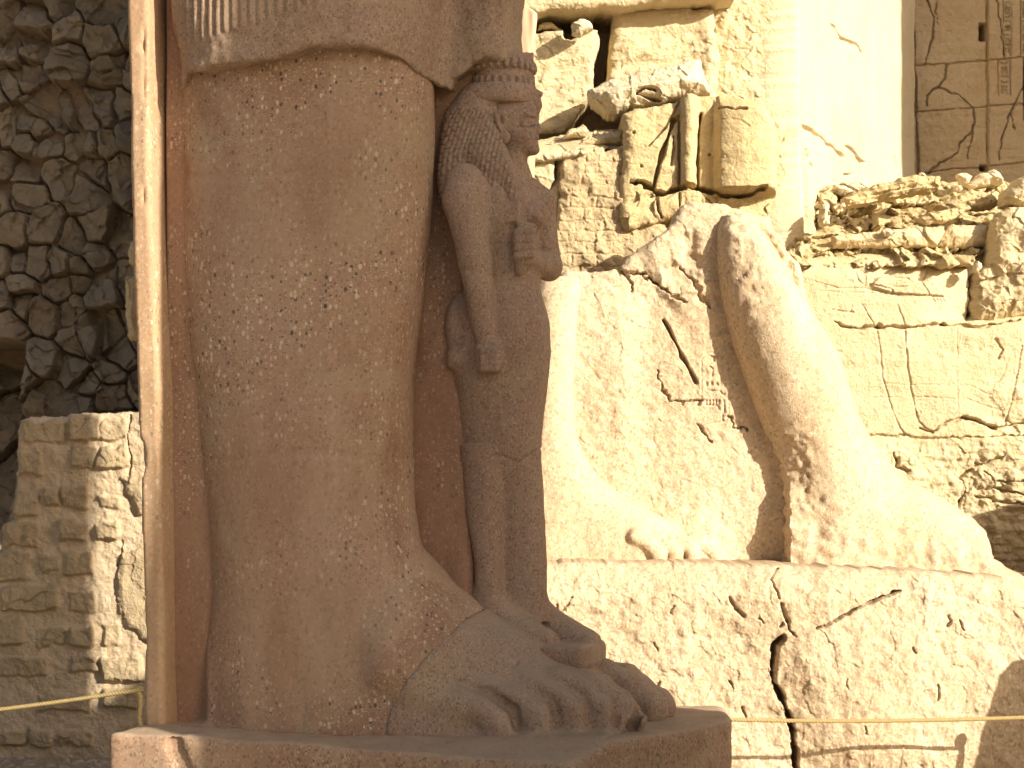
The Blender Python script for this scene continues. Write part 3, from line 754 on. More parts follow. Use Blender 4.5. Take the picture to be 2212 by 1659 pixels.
def dcrown(v, n):
    a = np.arctan2(v[:, 1] - TQ, v[:, 0] - cs); px, py = proj(v)
    fl = np.cos(a * 24); m = sstep(161, 166, py) * sstep(197, 190, py)
    return m * .010 * np.sign(fl) * np.abs(fl) ** .5 + .003 * fbm(v[:, 0] * 9, v[:, 1] * 9, v[:, 2] * 9, oct=3, seed=85)
sculpt('crown', G, M['granite'], qu, Fc, dcrown)
# slab behind the queen joining her to the leg
G = Grid((.1, -.2, .5), (1.5, .9, 4.45), .021)
def bs(py, L, Rr, ht, tc=.48): 
    a, b_ = S(L, py, tc - ht), S(Rr, py, tc - ht); return (a[2], (a[0] + b_[0]) / 2, tc, (b_[0] - a[0]) / 2, ht)
G.add(loft(2, [(.5,) + bs(1400, 850, 1010, .40)[1:], bs(1270, 850, 1020, .40), bs(1000, 850, 1008, .37), bs(800, 850, 1000, .33), bs(600, 850, 1000, .28), bs(300, 850, 985, .25), (4.4,) + bs(150, 850, 1060, .25)[1:]], 9))
G.add(rbox(S(1040, 700, .58), (.28, .12, 1.6), .05), .05)
sculpt('back_slab', G, M['web'], colossus, disp=lambda v, n: .014 * fbm(v[:, 0] * 5, v[:, 1] * 5, v[:, 2] * 3, oct=4, seed=91))

# ================================================================== STRIDING COLOSSUS (sunlit, right)
strider = empty('striding_colossus', at(1500, 1210, 17.2), 'broken sunlit pale granite statue of two striding legs joined by a stone slab', 'statue')
def N2(X, Z, sc, seed, oct=4): return fbm(X * sc, Z * sc, oct=oct, seed=seed)
def rough_granite(X, Z, seed, a=.012):
    return a * 1.6 * N2(X, Z, 2.2, seed) + a * .45 * chips(X, Z, .22, seed + 3, .9) + a * .45 * chips(X, Z, .08, seed + 9, .8) + a * .55 * N2(X, Z, 14, seed + 5, 4)
def glyphs(px, py, seed=1):
    """worn royal cartouche and signs cut into the slab (traced from the photograph)"""
    h = 0
    L = lambda pts, w, d: groove(px, py, zF(pts), w, d, .4, 14, seed)
    for pts in ([(437, 1030), (437, 480), (470, 420), (560, 385), (650, 390), (690, 440)], [(690, 440), (700, 560), (698, 810)], [(780, 560), (800, 760), (795, 1210), (760, 1290), (420, 1350)],
                [(437, 1030), (480, 1050)], [(780, 430), (785, 620)]): h = h + L(pts, 1.8, .008)
    for pts in ([(520, 888), (690, 892), (700, 930), (740, 940)], [(500, 1082), (650, 1085), (668, 1130)], [(735, 1015), (742, 1175)], [(560, 440), (600, 455), (600, 500)], [(545, 580), (585, 605), (580, 690)], [(545, 1015), (545, 1070)], [(590, 1015), (592, 1070)],
                [(632, 1015), (634, 1070)], [(672, 1015), (670, 1060)], [(500, 1020), (500, 1075)], [(718, 1200), (718, 1280)], [(505, 790), (505, 820)], [(572, 790), (572, 820)], [(640, 795), (645, 820)]): h = h + L(pts, 2.6, .016)
    return h
def slab_h(px, py, X, Z, d):
    h = rough_granite(X, Z, 11, .011)
    h += groove(px, py, z8([(632, 298), (660, 350), (700, 430), (740, 505), (775, 568)]), 4.5, .10, .7)
    for p in ([(440, 95), (510, 85), (590, 128), (650, 172), (690, 200), (725, 218)], [(510, 85), (560, 105), (610, 140)], [(600, 520), (625, 600), (660, 655), (700, 655), (790, 650)], [(915, 725), (945, 760), (1000, 778)], [(700, 70), (760, 130), (800, 200), (830, 250)], [(430, 70), (475, 110), (500, 160)], [(780, 750), (800, 790), (850, 830)]):
        h += groove(px, py, z8(p), 4.0, .05, 5, 12, 15)
    h += .05 * sstep(0, 40, px - np.interp(py, [570, 640, 720], [1380, 1420, 1480])) * sstep(760, 640, py)
    h -= .06 * sstep(.2, .9, N2(X, Z, 3, 91)) * sstep(700, 560, py)
    h += .07 * sstep(1090, 1190, py) * sstep(1600, 1500, px)
    # ghost of the far shin in low relief
    h += .06 * sstep(1410, 1330, px) * sstep(560, 680, py)
    return h + glyphs(px, py)
relief('slab', M['pale'], [(1000, 700), (1100, 640), (1165, 642), (1195, 605), (1222, 580), (1282, 589), (1330, 577), (1362, 550), (1420, 512), (1442, 490), (1466, 448), (1500, 432), (1545, 440), (1590, 446), (1660, 470), (1740, 600), (1800, 1225), (1000, 1225)], 16.92, strider, .7, .06, 1.9, (5, 26), slab_h, seed=3)

lo = at(1690, 1260, 16.6); hi = at(2240, 430, 16.6)
def zl(py, D=16.7): return at(0, py, D)[2]
def xl(px, D=16.7): return at(px, 0, D)[0]
G = Grid((xl(1520), 16.35, zl(1262)), (xl(2260), 17.75, zl(425)), .019)
rows = [(446, 1578, 1604, .12), (458, 1556, 1630, .26), (500, 1547, 1662, .38), (540, 1548, 1690, .42), (600, 1551, 1724, .45), (660, 1563, 1760, .46), (760, 1592, 1822, .46), (850, 1624, 1852, .44), (930, 1654, 1880, .42), (985, 1677, 1908, .41), (1040, 1694, 1950, .42), (1110, 1702, 1985, .44), (1262, 1690, 2000, .46)]
G.add(loft(2, [(zl(p), (xl(a) + xl(b)) / 2, 17.02, (xl(b) - xl(a)) / 2, hd * .95) for p, a, b, hd in rows], 2.15))
fr = [(1700, 990, .40), (1800, 955, .42), (1885, 955, .42), (1920, 990, .42), (1965, 1030, .43), (2050, 1080, .45), (2112, 1116, .46), (2185, 1150, .46)]
zb = zl(1250)
G.add(loft(0, [(xl(px), 17.02, zb, hd * 1.0, zl(py) - zb) for px, py, hd in fr], 2.3), .10)
x, y, z = G.xyz()
a_ = np.interp(z[0, 0, :], [zl(1262), zl(1180), zl(1112), zl(900)], [xl(2160), xl(2142), xl(2112), xl(2112)]).astype(np.float32)[None, None, :]
G.F = -smin(-G.F, -(x - a_ + .02 * fbm(y * 5 + 0 * z, z * 5 + 0 * y, oct=3, seed=3)), .03)
def dstr(v, n):
    px = CX + v[:, 0] / v[:, 1] * F; py = HY - v[:, 2] / v[:, 1] * F
    er = np.maximum(sstep(60, 0, np.abs(px - np.interp(py, [470, 640], [1590, 1640]))) * sstep(720, 640, py), sstep(1780, 1700, px - (py - 930) * .25) * sstep(900, 950, py))
    er = np.maximum(er, sstep(1930, 2010, py + .0 * px) * 0)
    er = np.maximum(er, sstep(1110, 1190, py) * .8)
    r = (.002 + .012 * er) * chips(v[:, 0] * 1.0 + v[:, 1] * .7, v[:, 2], .08, 7, .9) + (.003 + .014 * er) * fbm(v[:, 0] * 13, v[:, 1] * 13, v[:, 2] * 13, oct=4, seed=41)
    return r - .018 * er + .010 * fbm(v[:, 0] * 1.5, v[:, 1] * 1.5, v[:, 2] * 1.5, oct=3, seed=43)
def sculptw(name, grid, mat, parent, disp=None, org=None):
    V, Q = grid.mesh()
    if disp is not None: V = V + vnormals(V, Q) * disp(V, None)[:, None]
    return mesh(name, V, Q, mat, parent, org=org)
sculptw('front_leg', G, M['pale'], strider, dstr)
# broken stump of the toes
G = Grid((xl(2080), 16.2, zl(1285)), (xl(2290), 17.4, zl(1140)), .02)
G.add(loft(0, [(xl(2090), 17.15, zl(1290), .35, zl(1180) - zl(1290)), (xl(2150), 17.15, zl(1290), .35, zl(1195) - zl(1290)), (xl(2200), 17.15, zl(1290), .33, zl(1230) - zl(1290)), (xl(2260), 17.15, zl(1290), .3, zl(1255) - zl(1290))], 2.6))
sculptw('toe_stump', G, M['pale'], strider, lambda v, n: .03 * fbm(v[:, 0] * 4, v[:, 1] * 4, v[:, 2] * 4, oct=4, seed=44))
# far leg in high relief on the slab
D2 = 17.1
G = Grid((xl(1090, D2), 16.3, zl(1225, D2)), (xl(1590, D2), 17.5, zl(590, D2)), .017)
rows = [(600, 1165, 1266, .12), (640, 1150, 1262, .22), (700, 1140, 1252, .28), (780, 1135, 1246, .30), (850, 1130, 1243, .30), (930, 1122, 1247, .31), (985, 1112, 1262, .33), (1040, 1100, 1290, .36), (1225, 1090, 1300, .38)]
G.add(loft(2, [(zl(p, D2), (xl(a, D2) + xl(b, D2)) / 2, 17.0, (xl(b, D2) - xl(a, D2)) / 2, hd) for p, a, b, hd in rows], 2.2))
zb = zl(1212, D2)
fr = [(1100, 980, .36), (1215, 975, .37), (1255, 985, .37), (1290, 1024, .38), (1340, 1064, .39), (1400, 1100, .40), (1450, 1126, .40), (1490, 1150, .36)]
T = G.like()
T.add(loft(0, [(xl(px, D2), 16.97, zb, hd, zl(py, D2) - zb) for px, py, hd in fr], 2.3))
x, y, z = G.xyz()
T.F = -smin(-T.F, -((x - (xl(1396, D2) + (y - 16.6) * 1.25) + .15 * (z - zb)) * .7), .06)
G.F = smin(G.F, T.F, .08)
for pts, dd, r in (([(1372, 1138), (1402, 1155), (1420, 1174)], 16.62, .078), ([(1412, 1138), (1441, 1155), (1458, 1174)], 16.71, .07), ([(1450, 1140), (1480, 1157), (1496, 1175)], 16.80, .068), ([(1490, 1146), (1528, 1160), (1546, 1177)], 16.92, .085)):
    P = [at(px, py, dd) - (0, 0, r) for px, py in pts]
    for n in range(len(P) - 1): G.add(cap(P[n], P[n + 1], r * .95, r), .012)
    e = P[-1].copy(); e[2] = zb + .03; G.add(cap(P[-1], e, r, r), .012)
sculptw('rear_leg', G, M['pale'], strider, lambda v, n: .008 * fbm(v[:, 0] * 2, v[:, 1] * 2, v[:, 2] * 2, oct=3, seed=45) + .004 * fbm(v[:, 0] * 14, v[:, 1] * 14, v[:, 2] * 14, oct=3, seed=46))
# plinth
def plin_h(px, py, X, Z, d):
    h = rough_granite(X, Z, 23, .014) + .05 * N2(X, Z, .8, 24, 3)
    big = np.array(zD([(505, 1700), (500, 1553), (485, 1380), (450, 1190), (370, 980), (335, 900), (345, 760), (365, 640), (415, 575), (480, 550), (660, 500), (960, 345), (1285, 215)]))
    # the big broken piece right of the crack stands a little proud
    inb = polydist(px, py, [tuple(p) for p in big] + zD([(1700, 260), (1900, 330), (2030, 420), (2110, 520), (2180, 680), (2260, 760), (2300, 1700)]))
    h += .055 * sstep(-1, 5, inb) * sstep(1480, 900, px * 0 + 1200) + .06 * sstep(0, 90, inb)
    h += groove(px, py, zD([(400, 575), (345, 620), (315, 780), (318, 900), (375, 985), (455, 1190), (490, 1400), (503, 1560), (505, 1750)]), 6.5, .28, 2.5, 14, 31)
    h += groove(px, py, zD([(655, 502), (760, 455), (960, 348), (1090, 292), (1285, 215)]), 3.0, .10, 2, 14, 33)
    for p, w in (([(390, 310), (400, 380), (440, 450)], 4.5), ([(0, 270), (35, 340), (95, 415)], 4.5), ([(380, 60), (310, 140), (355, 220), (370, 280)], 2.2), ([(440, 450), (435, 500), (490, 555)], 2), ([(220, 430), (245, 465)], 2.5), ([(370, 490), (400, 465)], 3), ([(1640, 410), (1655, 440), (1620, 490)], 2.5), ([(1720, 430), (1755, 510)], 2), ([(1360, 640), (1380, 680)], 2.5), ([(1560, 920), (1560, 1040)], 2), ([(870, 880), (868, 960)], 2.2), ([(1000, 1230), (1010, 1290)], 2.2), ([(100, 1100), (125, 1170)], 2.5), ([(0, 900), (25, 960)], 3)):
        h += groove(px, py, zD(p), w, .05, 2.5, 12, 35)
    for p in ([(830, 190), (760, 280), (720, 330)], [(700, 250), (690, 330)], [(1690, 255), (1675, 310)], [(1530, 580), (1545, 640)], [(1290, 780), (1340, 850)], [(1560, 930), (1545, 990), (1565, 1060)], [(1350, 1005), (1370, 1120)]):
        h += groove(px, py, zA(p), 3, .03, 4, 12, 37)
    h -= .10 * sstep(1300, 1217, py)
    return h
relief('plinth', M['pale'], [(1080, 1216), (1576, 1219), (1900, 1231), (2120, 1242), (2176, 1248), (2205, 1266), (2240, 1300), (2330, 1380), (2420, 1560), (2440, 1800), (1080, 1800)], 15.75, strider, 2.6, .10, 1.9, (3, 20), plin_h, seed=7)

# ================================================================== SANDSTONE RUIN (right and behind)
def rough_sand(X, Z, seed, a=.012):
    return a * 1.5 * N2(X, Z, 1.8, seed) + a * .5 * chips(X, Z, .30, seed + 3, .9) + a * .35 * chips(X, Z, .10, seed + 9, .8) + a * .5 * N2(X, Z, 14, seed + 5, 4) + a * .5 * fbm(X * 1.5, Z * 14, oct=3, seed=seed + 2)
def wall_h(px, py, X, Z, d):
    ru = sstep(930, 990, py) + .8 * sstep(2090, 2200, px) * sstep(700, 900, py)
    h = rough_sand(X, Z, 51, .007) + np.minimum(ru, 1.2) * rough_sand(X, Z, 53, .03) + np.minimum(ru, 1) * .03 * chips(X, Z, .5, 58)
    c1 = np.interp(py, [540, 600], [1, 0]); h -= .30 * c1 ** 1.5
    h -= .12 * sstep(1980, 2110, px + (py - 600) * .1) * sstep(705, 680, py)
    for p, wd, dep in (
        ([(1380, 300), (1430, 322), (1490, 330), (1570, 325), (1680, 326), (1860, 312), (1950, 320), (2010, 330), (2212, 290)], 4.5, .09),
        ([(1540, 800), (1690, 802), (1760, 815), (1880, 812), (2050, 806), (2212, 800)], 3, .05),
        ([(1760, 770), (1810, 786), (1880, 742), (1950, 722), (2090, 772), (2150, 756), (2260, 735)], 4, .07),
        ([(1950, 722), (2020, 738), (2090, 770)], 6, .09)):
        h += groove(px, py, z8(p), wd * .9, dep * .7, 2.5, 14, 61)
    for p, wd, dep in (
        ([(1500, 225), (1520, 260), (1552, 312)], 3, .022), ([(1565, 340), (1582, 420), (1590, 540), (1620, 640), (1655, 740), (1690, 800)], 3, .025), ([(1660, 228), (1690, 318)], 2.6, .03),
        ([(1690, 345), (1700, 500), (1715, 590), (1732, 665), (1750, 742), (1812, 786)], 2.8, .04), ([(1920, 330), (1918, 600), (1922, 680), (1900, 715)], 2, .014), ([(2205, 410), (2180, 540), (2160, 625), (2130, 755)], 3, .03),
        ([(1600, 572), (1730, 580), (1900, 578), (1985, 585), (2060, 622)], 1.8, .018), ([(1540, 635), (1720, 630), (1820, 636), (1905, 640)], 1.8, .02), ([(1960, 640), (2100, 690), (2212, 640)], 2, .02),
        ([(1300, 165), (1400, 175), (1640, 178), (1880, 190)], 2, .014), ([(1380, 160), (1640, 140), (1830, 120)], 2, .012)):
        h += groove(px, py, z8(p), wd * .8, dep * .5, 1.2, 14, 63)
    for p, wd, dep in (
        ([(470, 1100), (540, 1045), (780, 1050), (800, 1065)], 2.5, .02), ([(470, 1100), (650, 1140), (660, 1175)], 2.5, .03), ([(360, 990), (370, 1060), (430, 1110), (435, 1010), (400, 975)], 2.2, .02), ([(660, 1122), (770, 1112)], 2.6, .03),
        ([(960, 1000), (910, 1080), (970, 1190)], 3, .025), ([(10, 1070), (200, 1130), (420, 1130), (650, 1172), (900, 1190), (1105, 1200)], 2, .02), ([(1005, 1215), (1025, 1240)], 2, .02), ([(1040, 1215), (1055, 1240)], 2, .02), ([(1070, 1215), (1085, 1240)], 2, .02), ([(1100, 1215), (1115, 1240)], 2, .02), ([(320, 1275), (305, 1340)], 2, .02),
        ([(150, 1310), (330, 1330)], 2.5, .03)):
        h += groove(px, py, zE(p), wd * .85, dep * .6, 1.2, 14, 65)
    h += .035 * sstep(-3, 3, polydist(px, py, zE([(470, 1105), (545, 1045), (790, 1000), (900, 1085), (1000, 1040), (1110, 1190), (900, 1190), (650, 1172)])))
    for p, wd, dep in (([(1640, 880), (1660, 940), (1700, 960)], 4, .06), ([(2110, 900), (2000, 930), (1940, 990), (1960, 1030), (1925, 1100)], 3, .05), ([(1990, 1060), (2090, 1090), (2212, 1100)], 4, .06), ([(2080, 1030), (2160, 1050), (2212, 1060)], 4, .07), ([(2040, 960), (2080, 1000), (2130, 1010), (2212, 1000)], 3, .05), ([(1930, 1090), (1925, 1150)], 3, .04), ([(2090, 380), (2120, 420), (2100, 470)], 2.5, .03)):
        h += groove(px, py, z8(p), wd, dep, 4, 12, 67)
    for cx, cy, r, dep in ((1575, 322, 9, .10), (1860, 312, 7, .10), (1655, 905, 7, .06)):
        a, b = z8([(cx, cy)])[0]; h -= dep * np.exp(-((px - a) ** 2 + (py - b) ** 2) / (r * .55) ** 2)
    return h
wl = relief('sandstone_wall', M['sand'], [(1560, 552), (1700, 549), (1800, 546), (1880, 540), (1990, 536), (2092, 538), (2100, 548), (2103, 575), (2098, 600), (2102, 640), (2093, 690), (2120, 660), (2420, 600), (3000, 590), (3000, 1330), (1560, 1330)], 18.6, None, .8, .05, 1.8, (2.5, 18), wall_h, seed=9)
tag(wl, 'sunlit sandstone block wall with worn relief lines behind the striding granite leg', 'wall')

# sloping rubble shelf above it
def shelf_h(px, py, X, Z, d):
    st = fbm(X * 2.2, Z * 5 + X * .9 + .7 * fbm(X, Z, oct=2, seed=3), oct=4, seed=71, ridged=True)
    h = .02 * st + .24 * chips(X, Z * 1.15 - X * .2, .38, 73, .8) + .11 * chips(X, Z * 1.1, .15, 75, .9) + .05 * chips(X, Z, .06, 78, .9) + .03 * N2(X, Z, 9, 77, 3)
    a, b = zE([(615, 605)])[0]; h -= .30 * np.exp(-(((px - a) / 8) ** 2 + ((py - b) / 5) ** 2))
    for p, wd, dep in (([(120, 470), (300, 520), (440, 500), (560, 490)], 5, .10), ([(260, 640), (420, 670), (560, 620)], 4, .08), ([(650, 430), (900, 420), (1100, 400)], 4, .08), ([(580, 500), (760, 515), (860, 560)], 4, .08), ([(900, 560), (1100, 560), (1180, 520)], 5, .12), ([(600, 790), (870, 770), (1480, 790)], 5, .12)):
        h += groove(px, py, zE(p), wd, dep, 4, 10, 79)
    return h
def Dshelf(px, py): return 18.75 + np.clip((556 - py) / 165, -.4, 1.4) * 1.7
sh = relief('rubble_shelf', M['sand_y'], [(1690, 556), (1712, 520), (1722, 500), (1735, 470), (1755, 430), (1790, 400), (1850, 395), (1960, 398), (2040, 392), (2120, 395), (2200, 388), (2440, 380), (2960, 370), (2960, 540), (2110, 545), (2100, 575), (1690, 575)], Dshelf, None, 1.2, .06, 1.8, (4, 14), shelf_h, seed=11)
tag(sh, 'sloping ledge of crumbled yellow sandstone rubble above the relief wall', 'rubble')

# loose stones
def stone(poly, D, thick, label, mat='sand_b', er=None, a=.02, res=1.4, name='sandstone_rock', cat='rock', group='loose stones on the ruin', seed=1, extra=None, strata=0., rag=(2.5, 14)):
    def hf(px, py, X, Z, d):
        h = thick * np.sqrt(np.clip(d / (thick * 1.15), 0, 1)) + a * 2 * chips(X, Z, .25, seed) + a * chips(X, Z, .1, seed + 5) + a * 1.2 * N2(X, Z, 4, seed + 2)
        if strata: h = h + strata * fbm(X * 1.0 + .4 * Z, Z * 16 - X * 3.0, oct=4, seed=seed + 8)
        if extra is not None: h = h + extra(px, py)
        return h
    o = relief(name, M[mat], poly, D, None, thick * .6, .02, res, rag, hf, True, seed)
    return tag(o, label, cat, group)
stone(zE([(268, 452), (240, 372), (420, 292), (620, 228), (800, 180), (1050, 184), (1072, 212), (1058, 302), (990, 325), (650, 375), (450, 425)]), 19.2, .22, 'long layered log-like sandstone slab lying along the top of the rubble ledge', 'sand_y', seed=3, strata=.05, name='sandstone_slab', cat='stone slab')
stone(zE([(865, 190), (890, 150), (915, 146), (945, 178), (950, 192)]), 19.5, .06, 'tiny pointed stone perched on top of the log-like slab', seed=4, a=.008)
stone(zE([(1215, 168), (1280, 143), (1345, 190), (1300, 250), (1270, 268), (1222, 255), (1210, 200)]), 20.0, .12, 'small pitted pale stone beside the big smooth rock on the ledge', seed=5)
stone(zE([(1270, 268), (1420, 162), (1520, 130), (1572, 160), (1598, 212), (1590, 250), (1440, 275), (1300, 305)]), 20.1, .22, 'big smooth pale rock on the ledge in front of the dark shaded wall', seed=6, a=.012)
stone(zE([(1160, 290), (1200, 250), (1240, 262), (1260, 300), (1230, 330), (1180, 318)]), 19.9, .07, 'knobbly little stone cluster below the pitted pale stone', seed=7)
stone(zE([(145, 312), (160, 258), (262, 245), (362, 312), (262, 337)]), 19.4, .11, 'flat wedge stone at the left foot of the bright pier', seed=8)
stone(zE([(270, 258), (372, 230), (458, 285), (372, 312), (340, 300)]), 19.6, .11, 'second wedge stone leaning behind the flat wedge near the pier', seed=9)
stone(zE([(28, 545), (70, 425), (118, 410), (138, 500), (120, 592), (60, 605)]), 19.0, .10, 'white upright stone at the left end of the rubble ledge', seed=10)
stone(zE([(198, 452), (210, 420), (262, 404), (278, 440), (232, 464)]), 18.9, .06, 'pale pebble under the tail of the log-like slab', seed=11, a=.008)
stone(zE([(570, 655), (592, 624), (652, 620), (682, 658), (640, 692), (590, 690)]), 18.75, .08, 'round pale stone plugging the dark hole in the rubble ledge', seed=12, a=.01)
stone(zE([(1020, 440), (1150, 380), (1320, 300), (1500, 330), (1560, 420), (1500, 470), (1300, 460), (1180, 500), (1060, 480)]), 19.2, .18, 'broad flat layered stone on the ledge just left of the boulder', 'sand_y', seed=13, strata=.03)
stone(zE([(870, 560), (900, 520), (1080, 470), (1300, 420), (1340, 450), (1150, 560), (1060, 600), (930, 600)]), 18.95, .14, 'tilted flat rust-tinged stone in the middle of the rubble ledge', 'sand_y', seed=14, strata=.03)
stone(zE([(1110, 600), (1480, 585), (1500, 790), (1300, 800), (1020, 790)]), 18.95, .10, 'grey ledge block in the shadow left of the boulder', 'sand', seed=15)
stone(zE([(150, 690), (480, 655), (870, 610), (1120, 600), (1040, 785), (700, 790), (150, 800)]), 18.9, .10, 'low crumbling ledge block above the relief wall', 'sand', seed=16, strata=.008)
stone(zE([(1345, 1000), (1355, 920), (1385, 888), (1415, 915), (1420, 965), (1380, 1000)]), 18.5, .06, 'small white stone wedged between the wall top and the boulder', seed=17, a=.008)
stone(zE([(1660, 268), (1720, 205), (1900, 170), (2150, 200), (2200, 430), (1773, 470), (1660, 450), (1580, 430), (1600, 320)]), 18.85, .30, 'knobbly grey-brown cap stone on top of the right-hand boulder', 'sand', seed=18, a=.035, name='boulder', cat='boulder')
stone(zE([(1640, 440), (1560, 490), (1525, 540), (1482, 640), (1480, 760), (1440, 930), (1345, 1030), (1312, 1110), (1308, 1330), (1330, 1400), (1390, 1425), (1500, 1420), (1640, 1392), (1773, 1362), (2150, 1330), (2250, 800), (2150, 420), (1773, 440)]), 18.74, .30, 'large rounded weathered boulder at the right edge beside the relief wall', 'sand', seed=19, a=.04, name='boulder', cat='boulder')
for i, (p, dd, r, lb) in enumerate(((z6([(345, 150), (400, 125), (462, 130), (485, 190), (400, 238), (342, 230)]), 18.75, .13, 'white angular rock on top of the rough block under the lintel'),
        (z6([(118, 200), (135, 160), (200, 140), (290, 190), (280, 196)]), 19.1, .08, 'brown rock in shade under the lintel block'),
        (z6([(470, 890), (480, 868), (510, 860), (528, 880), (520, 895)]), 18.3, .04, 'little pale stone on the ledge under the leaning slab'),
        (z6([(270, 900), (330, 850), (420, 820), (470, 850), (420, 900)]), 18.4, .08, 'shaded flat stone lying under the leaning slab'),
        (z6([(360, 970), (460, 900), (640, 850), (700, 860), (700, 950), (560, 950)]), 18.3, .09, 'flat stone wedged against the carved block above the brick filling'),
        (z6([(225, 905), (240, 893), (258, 900), (255, 910)]), 18.3, .03, 'tiny stone at the left end of the ledge'))):
    stone(p, dd, r, lb, 'sand_b' if i in (0, 2) else 'sand', seed=30 + i, a=.012)

# --- upper middle blocks
def pick(X, Z, seed):      # picked, tooled surface
    return .018 * fbm(X * 6 + Z * 4, Z * 14 - X * 5, oct=4, seed=seed) + .02 * N2(X, Z, 2, seed + 1) + .012 * chips(X, Z, .09, seed + 2)
def big_block(poly, D, thick, label, mat='sand', hf=None, seed=1, er=.06, rag=(3, 22), name='sandstone_block', cat='stone block', res=1.9):
    o = relief(name, M[mat], poly, D, None, thick, er, res, rag, hf, False, seed); return tag(o, label, cat, None)
big_block(z6([(-400, -900), (1420, -900), (1420, -30), (1150, -8), (900, 8), (700, 40), (420, 50), (250, 62), (100, 80), (-400, 95)]), 18.8, 1.2, 'long sandstone lintel block along the top of the frame above the dark gap', hf=lambda px, py, X, Z, d: rough_sand(X, Z, 81, .014), seed=2)
big_block(z6([(-500, 190), (110, 205), (230, 192), (285, 196), (300, 240), (340, 250), (480, 195), (522, 186), (525, 290), (505, 360), (485, 450), (485, 530), (500, 640), (430, 700), (300, 860), (-500, 900)]), 19.0, .9, 'rough picked sandstone block beside the queen crown under the lintel', hf=lambda px, py, X, Z, d: pick(X, Z, 83), seed=3)
big_block(z6([(612, 78), (650, 60), (820, 40), (1125, 8), (1150, 44), (1275, 44), (1320, 420), (1300, 700), (560, 700), (588, 420), (600, 220)]), 19.1, 1.0, 'big squared sandstone block right of the dark vertical gap', hf=lambda px, py, X, Z, d: pick(X, Z, 85) * sstep(150, 260, (py / .329)) + rough_sand(X, Z, 86, .008) + .05 * sstep(60, 0, np.abs(px - 1545)) * .5, seed=4, er=.10)
def leanrock(px, py):
    h = groove(px, py, z6([(760, 640), (810, 615), (880, 625)]), 5, .12, 1) + groove(px, py, z6([(760, 650), (850, 670), (910, 680)]), 5, .14, 1)
    return h + .10 * sstep(-8, 8, py - np.interp(px, [1280, 1400, 1470, 1530], [205, 190, 178, 190]))
stone(z6([(450, 600), (500, 570), (600, 520), (800, 475), (1000, 420), (1130, 390), (1190, 390), (1245, 600), (1240, 640), (1060, 660), (920, 695), (720, 712), (690, 745), (580, 775), (520, 720), (470, 680)]), 18.6, .30, 'leaning pale broken slab lying on top of the carved torso block', 'sand_b', seed=22, a=.02, extra=leanrock, name='sandstone_slab', cat='stone slab', group=None)
def torso_h(px, py, X, Z, d):
    h = rough_sand(X, Z, 91, .010)
    s = (px - 1488.) / 18.5; h += .11 * np.sqrt(np.clip(1 - s * s, 0, 1)) * sstep(412, 400, py)                 # staff
    h += groove(px, py, z6([(1196, 740), (1188, 830), (1178, 900), (1174, 1080), (1178, 1220)]), 5, .16, .8)
    h += groove(px, py, z6([(1048, 760), (1050, 1000), (1050, 1240)]), 3, .07, .5)
    h += groove(px, py, z6([(1022, 785), (975, 900), (935, 1020), (905, 1120), (885, 1225)]), 6, .16, 1)
    h += groove(px, py, z6([(1060, 650), (1020, 730), (965, 830), (900, 900), (850, 960)]), 3, .05, 1)
    h += groove(px, py, z6([(1010, 890), (1015, 960), (1000, 1080)]), 3, .05, .6)
    h += groove(px, py, z6([(730, 1190), (800, 1195), (850, 1225), (890, 1255), (930, 1272), (1010, 1255), (1090, 1225), (1200, 1235), (1300, 1262), (1450, 1270), (1600, 1240)]), 6, .20, 2.5, 12, 93)
    h += groove(px, py, z6([(900, 1290), (915, 1380), (935, 1430)]), 4, .09, 1); h += groove(px, py, z6([(1052, 1270), (1052, 1360)]), 3, .06, .6)
    h += groove(px, py, z6([(1320, 720), (1480, 738)]), 3, .05, 2)
    cx_ = np.interp(px, [1553, 1615, 1680], [0, 1, 0]); h += .16 * np.sqrt(np.clip(1 - ((px - 1615) / 72.) ** 2, 0, 1)) * sstep(205, 240, py) * sstep(420, 405, py)
    h -= .05 * sstep(1508, 1516, px) * sstep(1556, 1548, px)
    h -= .12 * sstep(412, 425, py) * sstep(1520, 1560, px) - .06 * chips(X, Z, .2, 95) * sstep(408, 425, py)
    for a_, b_ in ((1255, 1010), (800, 1090), (750, 870)):
        a, b = z6([(a_, b_)])[0]; h -= .06 * np.exp(-((px - a) ** 2 + (py - b) ** 2) / 7.)
    h += .10 * sstep(1470, 1440, px) * 0
    return h
big_block(z6([(682, 745), (720, 712), (920, 692), (1040, 655), (1090, 622), (1220, 622), (1300, 614), (1430, 614), (1530, 660), (1620, 722), (1672, 800), (1702, 900), (1695, 1100), (1690, 1300), (1640, 1420), (1400, 1500), (1010, 1420), (890, 1458), (700, 1517), (664, 1450), (668, 1200), (690, 900)]), 18.0, 1.0, 'carved sandstone torso block with a staff, folds and a rounded kilted hip', 'sand_y', torso_h, seed=5, er=.09, rag=(2.5, 16), name='carved_block', cat='carved block', res=1.6)
def brick_h(px, py, X, Z, d):
    wx = px + 4 * fbm(px / 30, py / 30, oct=3, seed=96); wy = py + 4 * fbm(px / 30 + 9, py / 30, oct=3, seed=97)
    r = np.floor(wy / 25.); u_ = wx / 58. + .5 * (r % 2) + .3 * np.sin(r * 7.1); fu = np.abs(u_ - np.floor(u_) - .5) * 58; fv = np.abs(wy / 25. - r - .5) * 25
    b = sstep(29, 25, fu) * sstep(12.5, 9, fv); pid = np.floor(u_) * 13.7 + r * 5.3
    cv = sstep(-.35, .35, fbm(px / 60, py / 60, oct=4, seed=98)); return cv * (.012 * b + .006 * np.sin(pid) * b) + .03 * N2(X, Z, 3, 99) + .012 * N2(X, Z, 14, 94) + .012 * chips(X, Z, .08, 100)
